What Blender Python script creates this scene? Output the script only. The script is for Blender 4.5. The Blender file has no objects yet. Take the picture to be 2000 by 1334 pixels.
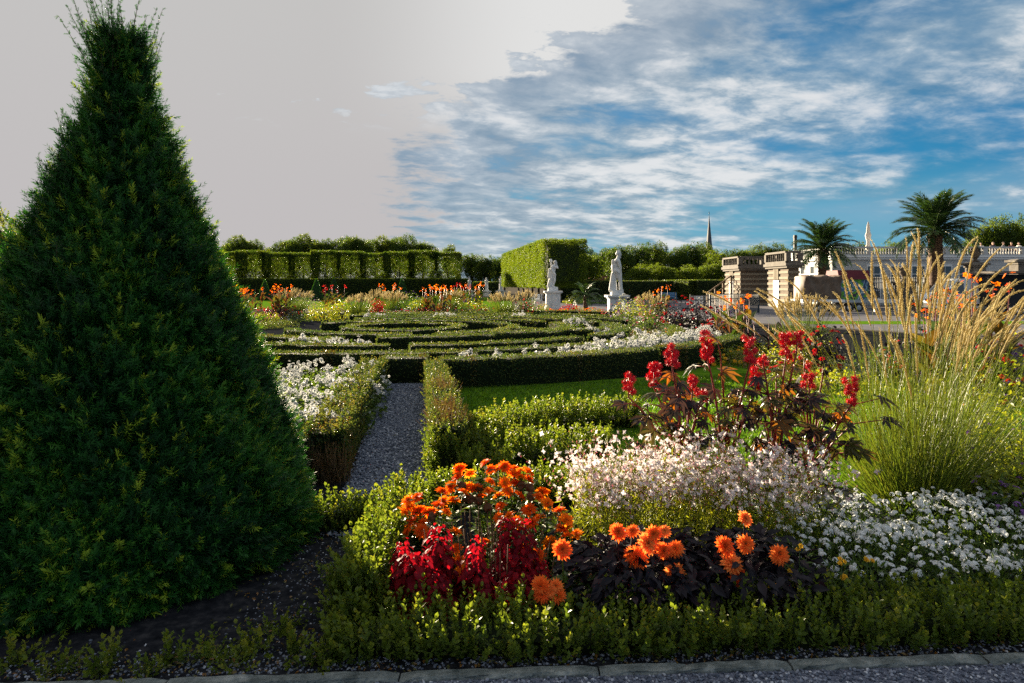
import bpy, math, random
import numpy as np
from mathutils import Vector, Matrix

# ------------------------------------------------------------------ camera, sky, sun, exposure
sc = bpy.context.scene
C = sc.collection
F, H0, HY = 1333.0, 1.7, 555.0            # focal length in photo pixels, eye height, horizon row
SKY, EXPO = 0.41, 2.32                    # sky strength and view exposure balance each other
SUN_AZ, SUN_EL = -28.0, 12.0              # degrees: left of straight ahead, above the horizon

cd = bpy.data.cameras.new('camera'); cam = bpy.data.objects.new('camera', cd); C.objects.link(cam)
cam.location = (0, 0, H0); cam.rotation_euler = (math.radians(90), 0, 0)
cd.sensor_width = 36; cd.lens = 36 * F / 2000; cd.shift_y = -(667 - HY) / 2000
cd.clip_start = 0.05; cd.clip_end = 3000
sc.camera = cam
sc.view_settings.view_transform = 'Standard'; sc.view_settings.look = 'None'
sc.view_settings.exposure = EXPO; sc.view_settings.gamma = 1.0
try:
    sc.cycles.max_bounces = 6; sc.cycles.diffuse_bounces = 3; sc.cycles.glossy_bounces = 2
    sc.cycles.transmission_bounces = 4; sc.cycles.transparent_max_bounces = 4
    sc.cycles.use_denoising = False; sc.cycles.sample_clamp_indirect = 4
except Exception:
    pass

w = bpy.data.worlds.new('World'); sc.world = w; w.use_nodes = True
wt = w.node_tree; wn = wt.nodes; wl = wt.links
for n_ in list(wn): wn.remove(n_)
def wnode(t, **k):
    n = wn.new(t)
    for a, b in k.items(): setattr(n, a, b)
    return n
def wm(op, a, b=None, c=None, clamp=False):
    n = wn.new('ShaderNodeMath'); n.operation = op; n.use_clamp = clamp
    for i, x in enumerate((a, b, c)):
        if x is None: continue
        if isinstance(x, (int, float)): n.inputs[i].default_value = x
        else: wl.new(x, n.inputs[i])
    return n.outputs[0]
def wsmooth(x, lo, hi):
    n = wn.new('ShaderNodeMapRange'); n.interpolation_type = 'SMOOTHSTEP'
    wl.new(x, n.inputs[0]); n.inputs[1].default_value = lo; n.inputs[2].default_value = hi
    return n.outputs[0]
def wmix(f, a, b):
    n = wn.new('ShaderNodeMix'); n.data_type = 'RGBA'
    if isinstance(f, (int, float)): n.inputs[0].default_value = f
    else: wl.new(f, n.inputs[0])
    for i, x in ((6, a), (7, b)):
        if isinstance(x, tuple): n.inputs[i].default_value = (*x, 1)
        else: wl.new(x, n.inputs[i])
    return n.outputs[2]
def wcomb(x, y, z):
    n = wn.new('ShaderNodeCombineXYZ')
    for i, v in enumerate((x, y, z)):
        if isinstance(v, (int, float)): n.inputs[i].default_value = v
        else: wl.new(v, n.inputs[i])
    return n.outputs[0]
def wnoise(v, s, d=5, r=.55, dist=0.):
    n = wn.new('ShaderNodeTexNoise'); wl.new(v, n.inputs['Vector'])
    n.inputs['Scale'].default_value = s; n.inputs['Detail'].default_value = d
    n.inputs['Roughness'].default_value = r; n.inputs['Distortion'].default_value = dist
    return n.outputs[0]
sky = wnode('ShaderNodeTexSky', sky_type='NISHITA', sun_disc=False)
sky.sun_elevation = math.radians(SUN_EL); sky.sun_rotation = math.radians(SUN_AZ)
sky.air_density = 1.0; sky.dust_density = 0.6; sky.ozone_density = 2.0
tc = wnode('ShaderNodeTexCoord'); sx = wnode('ShaderNodeSeparateXYZ'); wl.new(tc.outputs['Generated'], sx.inputs[0])
dx, dy, dz = sx.outputs
az = wm('MULTIPLY', wm('ARCTAN2', dx, dy), 57.2958)          # degrees right of straight ahead
el = wm('MULTIPLY', wm('ARCSINE', dz), 57.2958)
# a thin bright veil round the low sun, with a ragged edge, and broken cloud to the right of it
zc = wm('ADD', wm('MAXIMUM', dz, 0.0), 0.16)
P = wcomb(wm('DIVIDE', dx, zc), wm('DIVIDE', dy, zc), 0.0)   # where the ray meets a flat cloud sheet
PR = wnode('ShaderNodeVectorRotate', rotation_type='Z_AXIS'); wl.new(P, PR.inputs['Vector']); PR.inputs['Angle'].default_value = math.radians(-16)
PS = wnode('ShaderNodeVectorMath', operation='MULTIPLY'); wl.new(PR.outputs[0], PS.inputs[0]); PS.inputs[1].default_value = (0.80, 1.0, 1)
n1 = wnoise(PS.outputs[0], 1.15, 8, .58, .25)
n2 = wnoise(PS.outputs[0], 5.2, 6, .62, .2)
n3 = wnoise(PS.outputs[0], 0.45, 3, .5, .2)
A2 = wcomb(wm('MULTIPLY', az, .055), wm('MULTIPLY', el, .22), 0.0)
n4 = wnoise(A2, 1.0, 8, .62, .2)
wob = wm('ADD', wm('MULTIPLY', wm('SUBTRACT', n4, .5), 17.0), wm('ADD', wm('MULTIPLY', wm('SUBTRACT', n2, .5), 20.0), wm('MULTIPLY', wm('SUBTRACT', n1, .5), 26.0)))
edge = wm('ADD', wm('MULTIPLY', wm('MAXIMUM', wm('SUBTRACT', el, 13.6), 0), 2.9), -6.8)
veil_s = wm('SUBTRACT', wm('ADD', edge, wob), az)
isl = wm('MULTIPLY', wsmooth(wm('ADD', n2, wm('MULTIPLY', veil_s, -.010)), .445, .50), wm('MULTIPLY', wsmooth(el, 12., 15.), .85))   # torn grey scraps inside the bright veil
veil = wm('MULTIPLY', wsmooth(veil_s, -2.2, 2.4), wm('SUBTRACT', 1.0, isl))
near_edge = wsmooth(veil_s, -24., 1.0)                        # lilac grey cloud next to the veil
skyc = wnode('ShaderNodeMix', data_type='RGBA', blend_type='MULTIPLY'); skyc.inputs[0].default_value = 1
wl.new(sky.outputs[0], skyc.inputs[6]); skyc.inputs[7].default_value = (0.008, 0.034, 0.048, 1)
deep = wsmooth(n3, .38, .66)
blue = wmix(wm('MULTIPLY', deep, .6), skyc.outputs[2], (0.012, 0.120, 0.29))
hz = wsmooth(el, 10.0, 0.5)
blue = wmix(wm('MULTIPLY', hz, .6), blue, (0.095, 0.215, 0.36))
mist = wsmooth(wnoise(A2, .6, 4, .5, .3), .38, .64)
blue = wmix(wm('MULTIPLY', mist, .45), blue, (0.15, 0.225, 0.30))
cov = wm('ADD', wm('ADD', wm('MULTIPLY', n1, .70), wm('MULTIPLY', n2, .30)), wm('MULTIPLY', near_edge, .17))
low_clear = wm('MULTIPLY', wsmooth(el, 6.0, 1.0), .05)
right_clear = wm('MULTIPLY', wm('MULTIPLY', wsmooth(az, 10., 34.), wsmooth(el, 19., 10.)), .09)
cov = wm('SUBTRACT', wm('SUBTRACT', cov, low_clear), right_clear)
cm = wsmooth(cov, .30, .60)
cc = wmix(wsmooth(wm('ADD', wm('MULTIPLY', n2, .6), wm('MULTIPLY', n1, .4)), .38, .60), (0.080, 0.135, 0.185), (0.28, 0.315, 0.335))
cc = wmix(wm('MULTIPLY', near_edge, .45), cc, (0.215, 0.225, 0.255))
cc = wmix(wm('MULTIPLY', wsmooth(wm('ADD', wm('MULTIPLY', n1, .6), wm('MULTIPLY', n2, .6)), .60, .74), .9), cc, (0.42, 0.415, 0.41))
col = wmix(wm('MULTIPLY', cm, .90), blue, cc)
vb = wmix(wsmooth(el, 2, 24), (0.262, 0.250, 0.252), (0.272, 0.268, 0.264))
vb = wmix(wm('MULTIPLY', wsmooth(az, -16, 4), wsmooth(el, 9, 18)), vb, (0.370, 0.370, 0.366))
col = wmix(veil, col, vb)
bgd = wnode('ShaderNodeBackground'); wl.new(col, bgd.inputs[0]); bgd.inputs[1].default_value = SKY
wo = wnode('ShaderNodeOutputWorld'); wl.new(bgd.outputs[0], wo.inputs[0])

sl = bpy.data.lights.new('sun', 'SUN'); so = bpy.data.objects.new('sun', sl); C.objects.link(so)
sl.energy = 5.0; sl.angle = math.radians(0.6); sl.color = (1.0, 0.83, 0.58)
sd = Vector((math.sin(math.radians(SUN_AZ)) * math.cos(math.radians(SUN_EL)), math.cos(math.radians(SUN_AZ)) * math.cos(math.radians(SUN_EL)), math.sin(math.radians(SUN_EL))))
so.rotation_euler = sd.to_track_quat('Z', 'Y').to_euler()

# ------------------------------------------------------------------ helpers
def at(px, py, Y): return np.array([(px - 1000) / F * Y, Y, H0 - (py - HY) / F * Y])
def gr(px, py, z=0.): Y = F * (H0 - z) / (py - HY); return np.array([(px - 1000) / F * Y, Y, z])
def rng_(s): return np.random.default_rng(s)
def nrm(a): a = np.asarray(a, float); return a / np.maximum(np.linalg.norm(a, axis=-1, keepdims=True), 1e-9)

class Tm:                                    # a small template mesh
    def __init__(s, v, f, t=None):
        s.v = np.asarray(v, float).reshape(-1, 3); s.f = [tuple(x) for x in f]
        s.lp = np.array([i for x in s.f for i in x], int); s.ct = np.array([len(x) for x in s.f], int)
        s.t = np.zeros(len(s.v)) if t is None else np.broadcast_to(np.asarray(t, float), (len(s.v),)).copy()
def tjoin(parts):                            # parts: (Tm, M 3x3, loc, toffset)
    vs, fs, ts, o = [], [], [], 0
    for p in parts:
        tm, M, L = p[0], p[1], p[2]; to = p[3] if len(p) > 3 else 0
        vs.append(tm.v @ np.asarray(M).T + L); ts.append(tm.t + to)
        fs += [tuple(i + o for i in x) for x in tm.f]; o += len(tm.v)
    return Tm(np.concatenate(vs), fs, np.concatenate(ts))
def axis_basis(ax, rng):                     # columns x, y, axis
    z = nrm(ax); t = rng.normal(size=z.shape); x = nrm(np.cross(t, z)); y = np.cross(z, x)
    return np.stack([x, y, z], -1)
def leaf_basis(nr, ln):                      # leaf normal (z) and rough length direction (y)
    z = nrm(nr); x = nrm(np.cross(ln, z)); y = np.cross(z, x)
    return np.stack([x, y, z], -1)
def rotz(a): c, s = math.cos(a), math.sin(a); return np.array([[c, -s, 0], [s, c, 0], [0, 0, 1]])
def rotx(a): c, s = math.cos(a), math.sin(a); return np.array([[1, 0, 0], [0, c, -s], [0, s, c]])
def roty(a): c, s = math.cos(a), math.sin(a); return np.array([[c, 0, s], [0, 1, 0], [-s, 0, c]])

class MB:
    def __init__(s): s.v, s.lp, s.ct, s.mi, s.t, s.sm, s.n = [], [], [], [], [], [], 0
    def add(s, tm, M=None, loc=None, rnd=None, mat=0, scale=None, smooth=False):
        if loc is None: loc = np.zeros((1, 3))
        loc = np.asarray(loc, float).reshape(-1, 3); k = len(loc)
        if M is None: M = np.broadcast_to(np.eye(3), (k, 3, 3))
        M = np.asarray(M, float).reshape(-1, 3, 3)
        if len(M) == 1 and k > 1: M = np.broadcast_to(M, (k, 3, 3))
        if scale is not None:
            sc_ = np.asarray(scale, float)
            M = M * (sc_.reshape(-1, 1, 1) if sc_.ndim < 2 else sc_[:, None, :])
        V = np.einsum('kij,nj->kni', M, tm.v) + loc[:, None, :]
        n = len(tm.v)
        r = np.full(k, .5) if rnd is None else np.broadcast_to(np.asarray(rnd, float), (k,))
        s.v.append(V.reshape(-1, 3)); s.t.append((r[:, None] + tm.t[None, :]).reshape(-1))
        s.lp.append((tm.lp[None, :] + (np.arange(k) * n)[:, None] + s.n).reshape(-1))
        s.ct.append(np.tile(tm.ct, k)); s.mi.append(np.full(k * len(tm.ct), mat)); s.sm.append(np.full(k * len(tm.ct), smooth))
        s.n += k * n
        return s
    def raw(s, v, f, mat=0, rnd=.5, smooth=False): return s.add(Tm(v, f), rnd=rnd, mat=mat, smooth=smooth)
    def box(s, x0, x1, y0, y1, z0, z1, mat=0, rnd=.5, top=None):
        v = [(x0, y0, z0), (x1, y0, z0), (x1, y1, z0), (x0, y1, z0)]
        if top: v += [(top[0], top[2], z1), (top[1], top[2], z1), (top[1], top[3], z1), (top[0], top[3], z1)]
        else: v += [(x0, y0, z1), (x1, y0, z1), (x1, y1, z1), (x0, y1, z1)]
        return s.raw(v, [(0, 3, 2, 1), (4, 5, 6, 7), (0, 1, 5, 4), (1, 2, 6, 5), (2, 3, 7, 6), (3, 0, 4, 7)], mat, rnd)
    def tube(s, pts, rad, sides=6, mat=0, rnd=.5, smooth=True):
        p = np.asarray(pts, float); n = len(p); rad = np.broadcast_to(np.asarray(rad, float), (n,))
        d = np.gradient(p, axis=0); d = nrm(d); up = np.array([0., 0, 1])
        if abs(d[:, 2]).mean() > .8: up = np.array([0, 1., 0])
        x = nrm(np.cross(d, up)); y = np.cross(d, x)
        a = np.arange(sides) * 2 * math.pi / sides
        V = p[:, None] + rad[:, None, None] * (np.cos(a)[None, :, None] * x[:, None] + np.sin(a)[None, :, None] * y[:, None])
        f = []
        for i in range(n - 1):
            for j in range(sides):
                k = (j + 1) % sides; f.append((i * sides + j, i * sides + k, (i + 1) * sides + k, (i + 1) * sides + j))
        f.append(tuple(range(sides - 1, -1, -1))); f.append(tuple((n - 1) * sides + j for j in range(sides)))
        return s.raw(V.reshape(-1, 3), f, mat, rnd, smooth)
    def lathe(s, prof, loc=(0, 0, 0), sides=16, mat=0, rnd=.5, smooth=True):
        a = np.arange(sides) * 2 * math.pi / sides; n = len(prof)
        V = np.array([(r * math.cos(t) + loc[0], r * math.sin(t) + loc[1], z + loc[2]) for r, z in prof for t in a])
        f = []
        for i in range(n - 1):
            for j in range(sides):
                k = (j + 1) % sides; f.append((i * sides + j, i * sides + k, (i + 1) * sides + k, (i + 1) * sides + j))
        f.append(tuple(range(sides - 1, -1, -1))); f.append(tuple((n - 1) * sides + j for j in range(sides)))
        return s.raw(V, f, mat, rnd, smooth)
    def ext(s, poly, axis, a, b, mat=0, rnd=.5):           # polygon extruded along an axis
        n = len(poly)
        def p3(u, v, t): return {'y': (u, t, v), 'x': (t, u, v), 'z': (u, v, t)}[axis]
        V = [p3(u, v, a) for u, v in poly] + [p3(u, v, b) for u, v in poly]
        f = [tuple(range(n)), tuple(range(2 * n - 1, n - 1, -1))] + [(i, i + n, (i + 1) % n + n, (i + 1) % n) for i in range(n)]
        return s.raw(V, f, mat, rnd)
    def build(s, name, mats, parent=None):
        me = bpy.data.meshes.new(name)
        v = np.concatenate(s.v); lp = np.concatenate(s.lp); ct = np.concatenate(s.ct)
        me.vertices.add(len(v)); me.vertices.foreach_set('co', v.astype(np.float32).ravel())
        me.loops.add(len(lp)); me.loops.foreach_set('vertex_index', lp.astype(np.int32))
        me.polygons.add(len(ct)); st = np.concatenate([[0], np.cumsum(ct)[:-1]])
        me.polygons.foreach_set('loop_start', st.astype(np.int32))
        me.polygons.foreach_set('material_index', np.concatenate(s.mi).astype(np.int32))
        me.polygons.foreach_set('use_smooth', np.concatenate(s.sm).astype(bool))
        at_ = me.attributes.new('rnd', 'FLOAT', 'POINT'); at_.data.foreach_set('value', np.concatenate(s.t).astype(np.float32))
        me.update(calc_edges=True); me.validate()
        if not isinstance(mats, (list, tuple)): mats = [mats]
        for m in mats: me.materials.append(m)
        o = bpy.data.objects.new(name, me); C.objects.link(o)
        if parent is not None: o.parent = parent
        return o

def tag(o, label=None, cat=None, group=None, kind=None):
    if label: o['label'] = label
    if cat: o['category'] = cat
    if group: o['group'] = group
    if kind: o['kind'] = kind
    return o
def thing(name, label, cat, loc=(0, 0, 0), rz=0, group=None):
    o = bpy.data.objects.new(name, None); C.objects.link(o); o.location = loc; o.rotation_euler = (0, 0, rz)
    o.empty_display_size = .2
    return tag(o, label, cat, group)
def dup(root, loc, rz=0, label=None, scale=1., group=None):
    r = root.copy(); C.objects.link(r); r.location = loc; r.rotation_euler = (0, 0, rz)
    r.scale = (scale,) * 3 if isinstance(scale, (int, float)) else scale
    if label: r['label'] = label
    if group: r['group'] = group
    for ch in list(root.children):
        c = ch.copy(); C.objects.link(c); c.parent = r
        for g in ch.children:
            d = g.copy(); C.objects.link(d); d.parent = c
    return r
ORD = ['first', 'second', 'third', 'fourth', 'fifth', 'sixth', 'seventh', 'eighth', 'ninth', 'tenth', 'eleventh', 'twelfth', 'thirteenth', 'fourteenth', 'fifteenth', 'sixteenth', 'seventeenth', 'eighteenth', 'nineteenth', 'twentieth']

# ------------------------------------------------------------------ materials
def newmat(name):
    m = bpy.data.materials.new(name); m.use_nodes = True; nt = m.node_tree
    return m, nt, nt.nodes['Principled BSDF'], nt.nodes['Material Output']
def ramp(nt, cols):
    r = nt.nodes.new('ShaderNodeValToRGB'); e = r.color_ramp.elements
    while len(e) < len(cols): e.new(.5)
    for i, c in enumerate(cols): e[i].position = i / max(1, len(cols) - 1); e[i].color = (*c, 1)
    return r
def leafm(name, cols, tr=.35, rough=.42, spec=.4, warm=(1.5, 1.35, .6)):
    m, nt, b, out = newmat(name)
    a = nt.nodes.new('ShaderNodeAttribute'); a.attribute_name = 'rnd'
    r = ramp(nt, cols); nt.links.new(a.outputs['Fac'], r.inputs[0]); nt.links.new(r.outputs[0], b.inputs['Base Color'])
    b.inputs['Roughness'].default_value = rough; b.inputs['Specular IOR Level'].default_value = spec
    if tr > 0:
        mu = nt.nodes.new('ShaderNodeMix'); mu.data_type = 'RGBA'; mu.blend_type = 'MULTIPLY'; mu.inputs[0].default_value = 1
        nt.links.new(r.outputs[0], mu.inputs[6]); mu.inputs[7].default_value = (*warm, 1)
        t = nt.nodes.new('ShaderNodeBsdfTranslucent'); nt.links.new(mu.outputs[2], t.inputs[0])
        mx = nt.nodes.new('ShaderNodeMixShader'); mx.inputs[0].default_value = tr
        nt.links.new(b.outputs[0], mx.inputs[1]); nt.links.new(t.outputs[0], mx.inputs[2]); nt.links.new(mx.outputs[0], out.inputs[0])
    return m
def solid(name, cols, scale=8., rough=.8, spec=.3, bump=.0, bscale=40., metal=0., attr=False, coord='Object', detail=6, stretch=None, matte=False):
    m, nt, b, out = newmat(name)
    t = nt.nodes.new('ShaderNodeTexCoord'); n = nt.nodes.new('ShaderNodeTexNoise')
    src = t.outputs[coord]
    if stretch:
        mp = nt.nodes.new('ShaderNodeMapping'); mp.inputs['Scale'].default_value = stretch; nt.links.new(src, mp.inputs[0]); src = mp.outputs[0]
    nt.links.new(src, n.inputs['Vector'])
    n.inputs['Scale'].default_value = scale; n.inputs['Detail'].default_value = detail; n.inputs['Roughness'].default_value = .62
    r = ramp(nt, cols)
    mr = nt.nodes.new('ShaderNodeMapRange'); mr.inputs[1].default_value = .28; mr.inputs[2].default_value = .72
    if attr:
        a = nt.nodes.new('ShaderNodeAttribute'); a.attribute_name = 'rnd'; nt.links.new(a.outputs['Fac'], r.inputs[0])
    else:
        nt.links.new(n.outputs[0], mr.inputs[0]); nt.links.new(mr.outputs[0], r.inputs[0])
    nt.links.new(r.outputs[0], b.inputs['Base Color'])
    b.inputs['Roughness'].default_value = rough; b.inputs['Specular IOR Level'].default_value = spec; b.inputs['Metallic'].default_value = metal
    if matte:                                                   # earth, turf and asphalt: no sheen
        df = nt.nodes.new('ShaderNodeBsdfDiffuse'); nt.links.new(r.outputs[0], df.inputs[0]); nt.links.new(df.outputs[0], out.inputs[0]); b = df
    if bump:
        n2_ = nt.nodes.new('ShaderNodeTexNoise'); nt.links.new(src, n2_.inputs['Vector']); n2_.inputs['Scale'].default_value = bscale; n2_.inputs['Detail'].default_value = 4
        bp = nt.nodes.new('ShaderNodeBump'); bp.inputs['Strength'].default_value = bump; bp.inputs['Distance'].default_value = .02
        nt.links.new(n2_.outputs[0], bp.inputs['Height']); nt.links.new(bp.outputs[0], b.inputs['Normal'])
    return m

M = {}
M['yew'] = leafm('yew_needles', [(0.0067, 0.0448, 0.0112), (0.0179, 0.0986, 0.0157), (0.047, 0.1624, 0.0157), (0.2688, 0.3696, 0.0246)], .32, .5, .2)
M['yewcore'] = solid('yew_gap_shade', [(.004, .010, .005), (.010, .018, .008)], 20, .9)  # near black core: shade in the gaps is put into the colour
M['twig'] = solid('twig_bark', [(.03, .02, .012), (.08, .055, .03)], 30, .85)
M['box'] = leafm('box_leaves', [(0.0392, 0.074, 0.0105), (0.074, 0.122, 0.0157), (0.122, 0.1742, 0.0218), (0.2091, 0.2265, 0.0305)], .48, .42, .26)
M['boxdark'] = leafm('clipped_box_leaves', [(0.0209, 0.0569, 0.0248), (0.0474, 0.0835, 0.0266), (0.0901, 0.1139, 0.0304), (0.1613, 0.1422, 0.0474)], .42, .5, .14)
M['boxcore'] = solid('hedge_gap_shade', [(.004, .008, .004), (.010, .017, .007)], 30, .9, .1, bump=.3)  # dark fill behind the leaves, painted shade between the sprigs
M['boxbrown'] = leafm('browned_box_leaves', [(0.0462, 0.0726, 0.0132), (0.099, 0.099, 0.0198), (0.1716, 0.099, 0.0231), (0.2244, 0.099, 0.0198)], .38, .36, .5)
M['dry'] = leafm('dry_twigs', [(0.096, 0.054, 0.027), (0.168, 0.102, 0.054), (0.228, 0.156, 0.09)], .15, .7, .2)
M['grass'] = leafm('lawn_blades', [(0.0345, 0.0987, 0.006), (0.0691, 0.1579, 0.0079), (0.1381, 0.2171, 0.0118)], .50, .45, .3)
M['lawn'] = solid('lawn_turf', [(0.0377, 0.1046, 0.0084), (0.0753, 0.1674, 0.0105), (0.1382, 0.2198, 0.0168)], 6, .9, .03, bump=.1, bscale=90, matte=True)
M['soil'] = solid('garden_soil', [(0.006, 0.0067, 0.009), (0.015, 0.0165, 0.021), (0.039, 0.039, 0.0435)], 16, .95, .03, bump=.08, bscale=60, matte=True)
M['ground'] = solid('sandy_ground', [(0.078, 0.0676, 0.0546), (0.117, 0.104, 0.0845)], .6, .95, .03, matte=True)
M['road'] = solid('asphalt_grey', [(0.1125, 0.108, 0.12), (0.15, 0.147, 0.162), (0.1875, 0.183, 0.195)], 1.2, .85, .03, bump=.06, bscale=60, matte=True)
M['gravelbed'] = solid('gravel_bed', [(0.0476, 0.0571, 0.0833), (0.1309, 0.1476, 0.2023), (0.3094, 0.3332, 0.4165)], 70, .9, .03, bump=1., bscale=110, matte=True)
M['pebble'] = solid('pebbles', [(.03, .040, .065), (.10, .12, .165), (.22, .245, .31), (.56, .58, .63)], rough=.75, attr=True)
M['kerb'] = solid('kerb_stone', [(0.0525, 0.0675, 0.0675), (0.15, 0.1725, 0.1725), (0.315, 0.3375, 0.33)], 13, .9, bump=1., bscale=70)
M['white'] = leafm('white_petals', [(0.496, 0.512, 0.496), (0.592, 0.6, 0.592), (0.656, 0.656, 0.64)], .38, .6, .2, (1, 1, 1))
M['alyssum'] = leafm('alyssum_petals', [(.66, .70, .72), (.78, .81, .83), (.86, .87, .87)], .35, .6, .2, (1, 1, 1))
M['gaura'] = leafm('pale_pink_petals', [(.46, .11, .15), (.64, .40, .43), (.74, .67, .67), (.76, .72, .72)], .38, .6, .2, (1, 1, 1))
M['orange'] = leafm('orange_petals', [(.66, .07, .004), (.85, .17, .006), (.92, .30, .012)], .50, .55, .15, (1.15, 1.15, 1))
M['dahlia'] = leafm('coral_petals', [(.80, .10, .02), (.90, .19, .03), (.95, .34, .09)], .45, .5, .15, (1.1, 1.1, 1))
M['disc'] = leafm('flower_eye', [(.05, .02, .006), (.16, .05, .01), (.45, .22, .02)], 0, .8)
M['yellow'] = leafm('yellow_petals', [(.70, .38, .02), (.82, .52, .03)], .3, .55, .2, (1, 1, 1))
M['purple'] = leafm('violet_petals', [(.14, .05, .26), (.26, .11, .42), (.40, .24, .52)], .35, .55, .2, (1, 1, 1))
M['pink'] = leafm('rose_petals', [(.50, .05, .10), (.66, .18, .24), (.72, .48, .50)], .35, .55, .2, (1, 1, 1))
M['redp'] = leafm('red_petals', [(.36, .008, .012), (.58, .015, .02), (.68, .04, .02)], .35, .5, .25, (1.2, 1, 1))
M['coleus'] = leafm('crimson_leaves', [(0.0711, 0.0028, 0.0113), (0.1708, 0.0043, 0.0157), (0.3272, 0.0072, 0.0157)], .45, .55, .15, (1.6, 1, .8))
M['darkleaf'] = leafm('purple_black_leaves', [(.005, .005, .010), (.010, .009, .016), (.030, .012, .018)], .16, .5, .2, (1.6, 1, .8))
M['castor'] = leafm('bronze_leaves', [(0.0108, 0.0121, 0.0189), (0.027, 0.0175, 0.027), (0.054, 0.0648, 0.0135), (0.2295, 0.0878, 0.0108)], .45, .38, .35, (1.7, 1.2, .5))
M['stemred'] = leafm('red_stems', [(.16, .02, .02), (.26, .04, .03)], 0, .45, .4)
M['pod'] = leafm('red_spiny_pods', [(0.4311, 0.0076, 0.0228), (0.6974, 0.0153, 0.0379), (0.8622, 0.0379, 0.0508)], .15, .5, .3, (1.2, 1, 1))
M['leaf'] = leafm('mid_green_leaves', [(0.033, 0.066, 0.0119), (0.0594, 0.1122, 0.0165), (0.1122, 0.165, 0.0231)], .40, .4, .4)
M['limeleaf'] = leafm('yellow_green_leaves', [(0.1089, 0.1542, 0.0136), (0.1997, 0.2451, 0.0199), (0.3086, 0.3267, 0.0318)], .45, .42, .4)
M['silver'] = leafm('silver_leaves', [(0.156, 0.192, 0.144), (0.228, 0.258, 0.204), (0.3, 0.318, 0.264)], .25, .6, .2)
M['canna'] = leafm('canna_leaves', [(0.0165, 0.033, 0.0099), (0.0396, 0.0792, 0.0132), (0.1056, 0.066, 0.0132), (0.066, 0.0198, 0.0132)], .45, .35, .5)
M['blade'] = leafm('grass_blades', [(0.0462, 0.0924, 0.0132), (0.0924, 0.1386, 0.0198), (0.1716, 0.1914, 0.0396)], .40, .42, .4)
M['plume'] = leafm('straw_plumes', [(.34, .27, .12), (.50, .42, .22), (.66, .58, .36)], .50, .7, .15, (1.1, 1.06, .9))
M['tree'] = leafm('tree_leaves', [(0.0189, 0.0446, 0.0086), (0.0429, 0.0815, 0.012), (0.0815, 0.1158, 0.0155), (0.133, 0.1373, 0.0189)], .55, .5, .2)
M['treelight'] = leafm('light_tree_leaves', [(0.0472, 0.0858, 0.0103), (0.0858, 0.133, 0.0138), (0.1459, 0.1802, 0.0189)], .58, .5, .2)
M['treedark'] = solid('light_block_dark', [(.012, .025, .008), (.02, .035, .01)], 3, .9)
M['bark'] = solid('tree_bark', [(.05, .038, .026), (.11, .085, .06)], 6, .9, bump=.5, bscale=20)
M['palmleaf'] = leafm('palm_fronds', [(0.0161, 0.0463, 0.0161), (0.0312, 0.0757, 0.0196), (0.0713, 0.1158, 0.0267)], .25, .32, .55)
M['palmtrunk'] = solid('palm_trunk', [(.06, .035, .022), (.15, .09, .055)], 14, .9, bump=.9, bscale=18)
M['marble'] = solid('white_stone', [(.30, .31, .31), (.56, .57, .57), (.66, .66, .65), (.68, .68, .67)], 4, .7, bump=.15, bscale=30, stretch=(1, 1, .35))
M['plaster'] = solid('white_render', [(.44, .44, .44), (.52, .52, .51)], 1.2, .8)
M['stonecream'] = solid('cream_stone', [(0.1616, 0.1346, 0.0969), (0.2262, 0.1939, 0.1454)], 3, .85, bump=.3)
M['stonedark'] = solid('brown_stone', [(.085, .062, .045), (.14, .105, .075)], 3, .9)
M['stonegrey'] = solid('weathered_stone', [(0.076, 0.0647, 0.0532), (0.1254, 0.1102, 0.095), (0.1597, 0.1444, 0.1254)], 3, .88, bump=.4)
M['slate'] = solid('spire_slate', [(.035, .045, .065), (.06, .072, .095)], 1, .5, .5)
M['glass'] = solid('window_glass', [(.03, .04, .05), (.06, .075, .09)], 1, .12, .6)
M['woodwhite'] = solid('white_paint', [(.70, .70, .70), (.78, .78, .77)], 3, .5)
M['wood'] = solid('worn_wood', [(.13, .085, .05), (.22, .15, .09)], 6, .8)
M['canvas'] = solid('cream_canvas', [(.48, .43, .38), (.58, .53, .47)], 4, .8)
M['tarp'] = solid('brown_tarpaulin', [(0.0845, 0.0585, 0.039), (0.13, 0.091, 0.065), (0.169, 0.1235, 0.091)], 2.5, .65, bump=.8, bscale=3)
M['awning'] = solid('maroon_awning', [(.085, .010, .018), (.13, .016, .026)], 3, .7)
M['iron'] = solid('dark_ironwork', [(0.0087, 0.0123, 0.0158), (0.0175, 0.021, 0.0252)], 8, .5, .5)
M['ironblue'] = solid('blue_grey_paint', [(0.0158, 0.0262, 0.035), (0.0262, 0.0385, 0.049)], 5, .5, .5)
M['steelwhite'] = solid('van_paint', [(.70, .74, .80), (.76, .79, .83)], 1, .28, .6)
M['rubber'] = solid('black_rubber', [(.012, .012, .013), (.03, .03, .03)], 12, .8)
M['metal'] = solid('galvanised', [(.30, .31, .32), (.45, .46, .47)], 10, .45, .5, metal=.6)
M['blackbox'] = solid('dark_cladding', [(.010, .011, .013), (.022, .022, .025)], 4, .7)
M['roofred'] = solid('red_tiles', [(.22, .07, .045), (.33, .12, .08)], 4, .8, bump=.5)
M['blue'] = solid('blue_paint', [(.05, .15, .32), (.10, .24, .42)], 3, .6)
M['skin'] = solid('skin', [(.45, .27, .19), (.55, .34, .25)], 8, .6)
M['hair'] = solid('hair', [(.03, .02, .015), (.07, .05, .035)], 14, .7)
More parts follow.
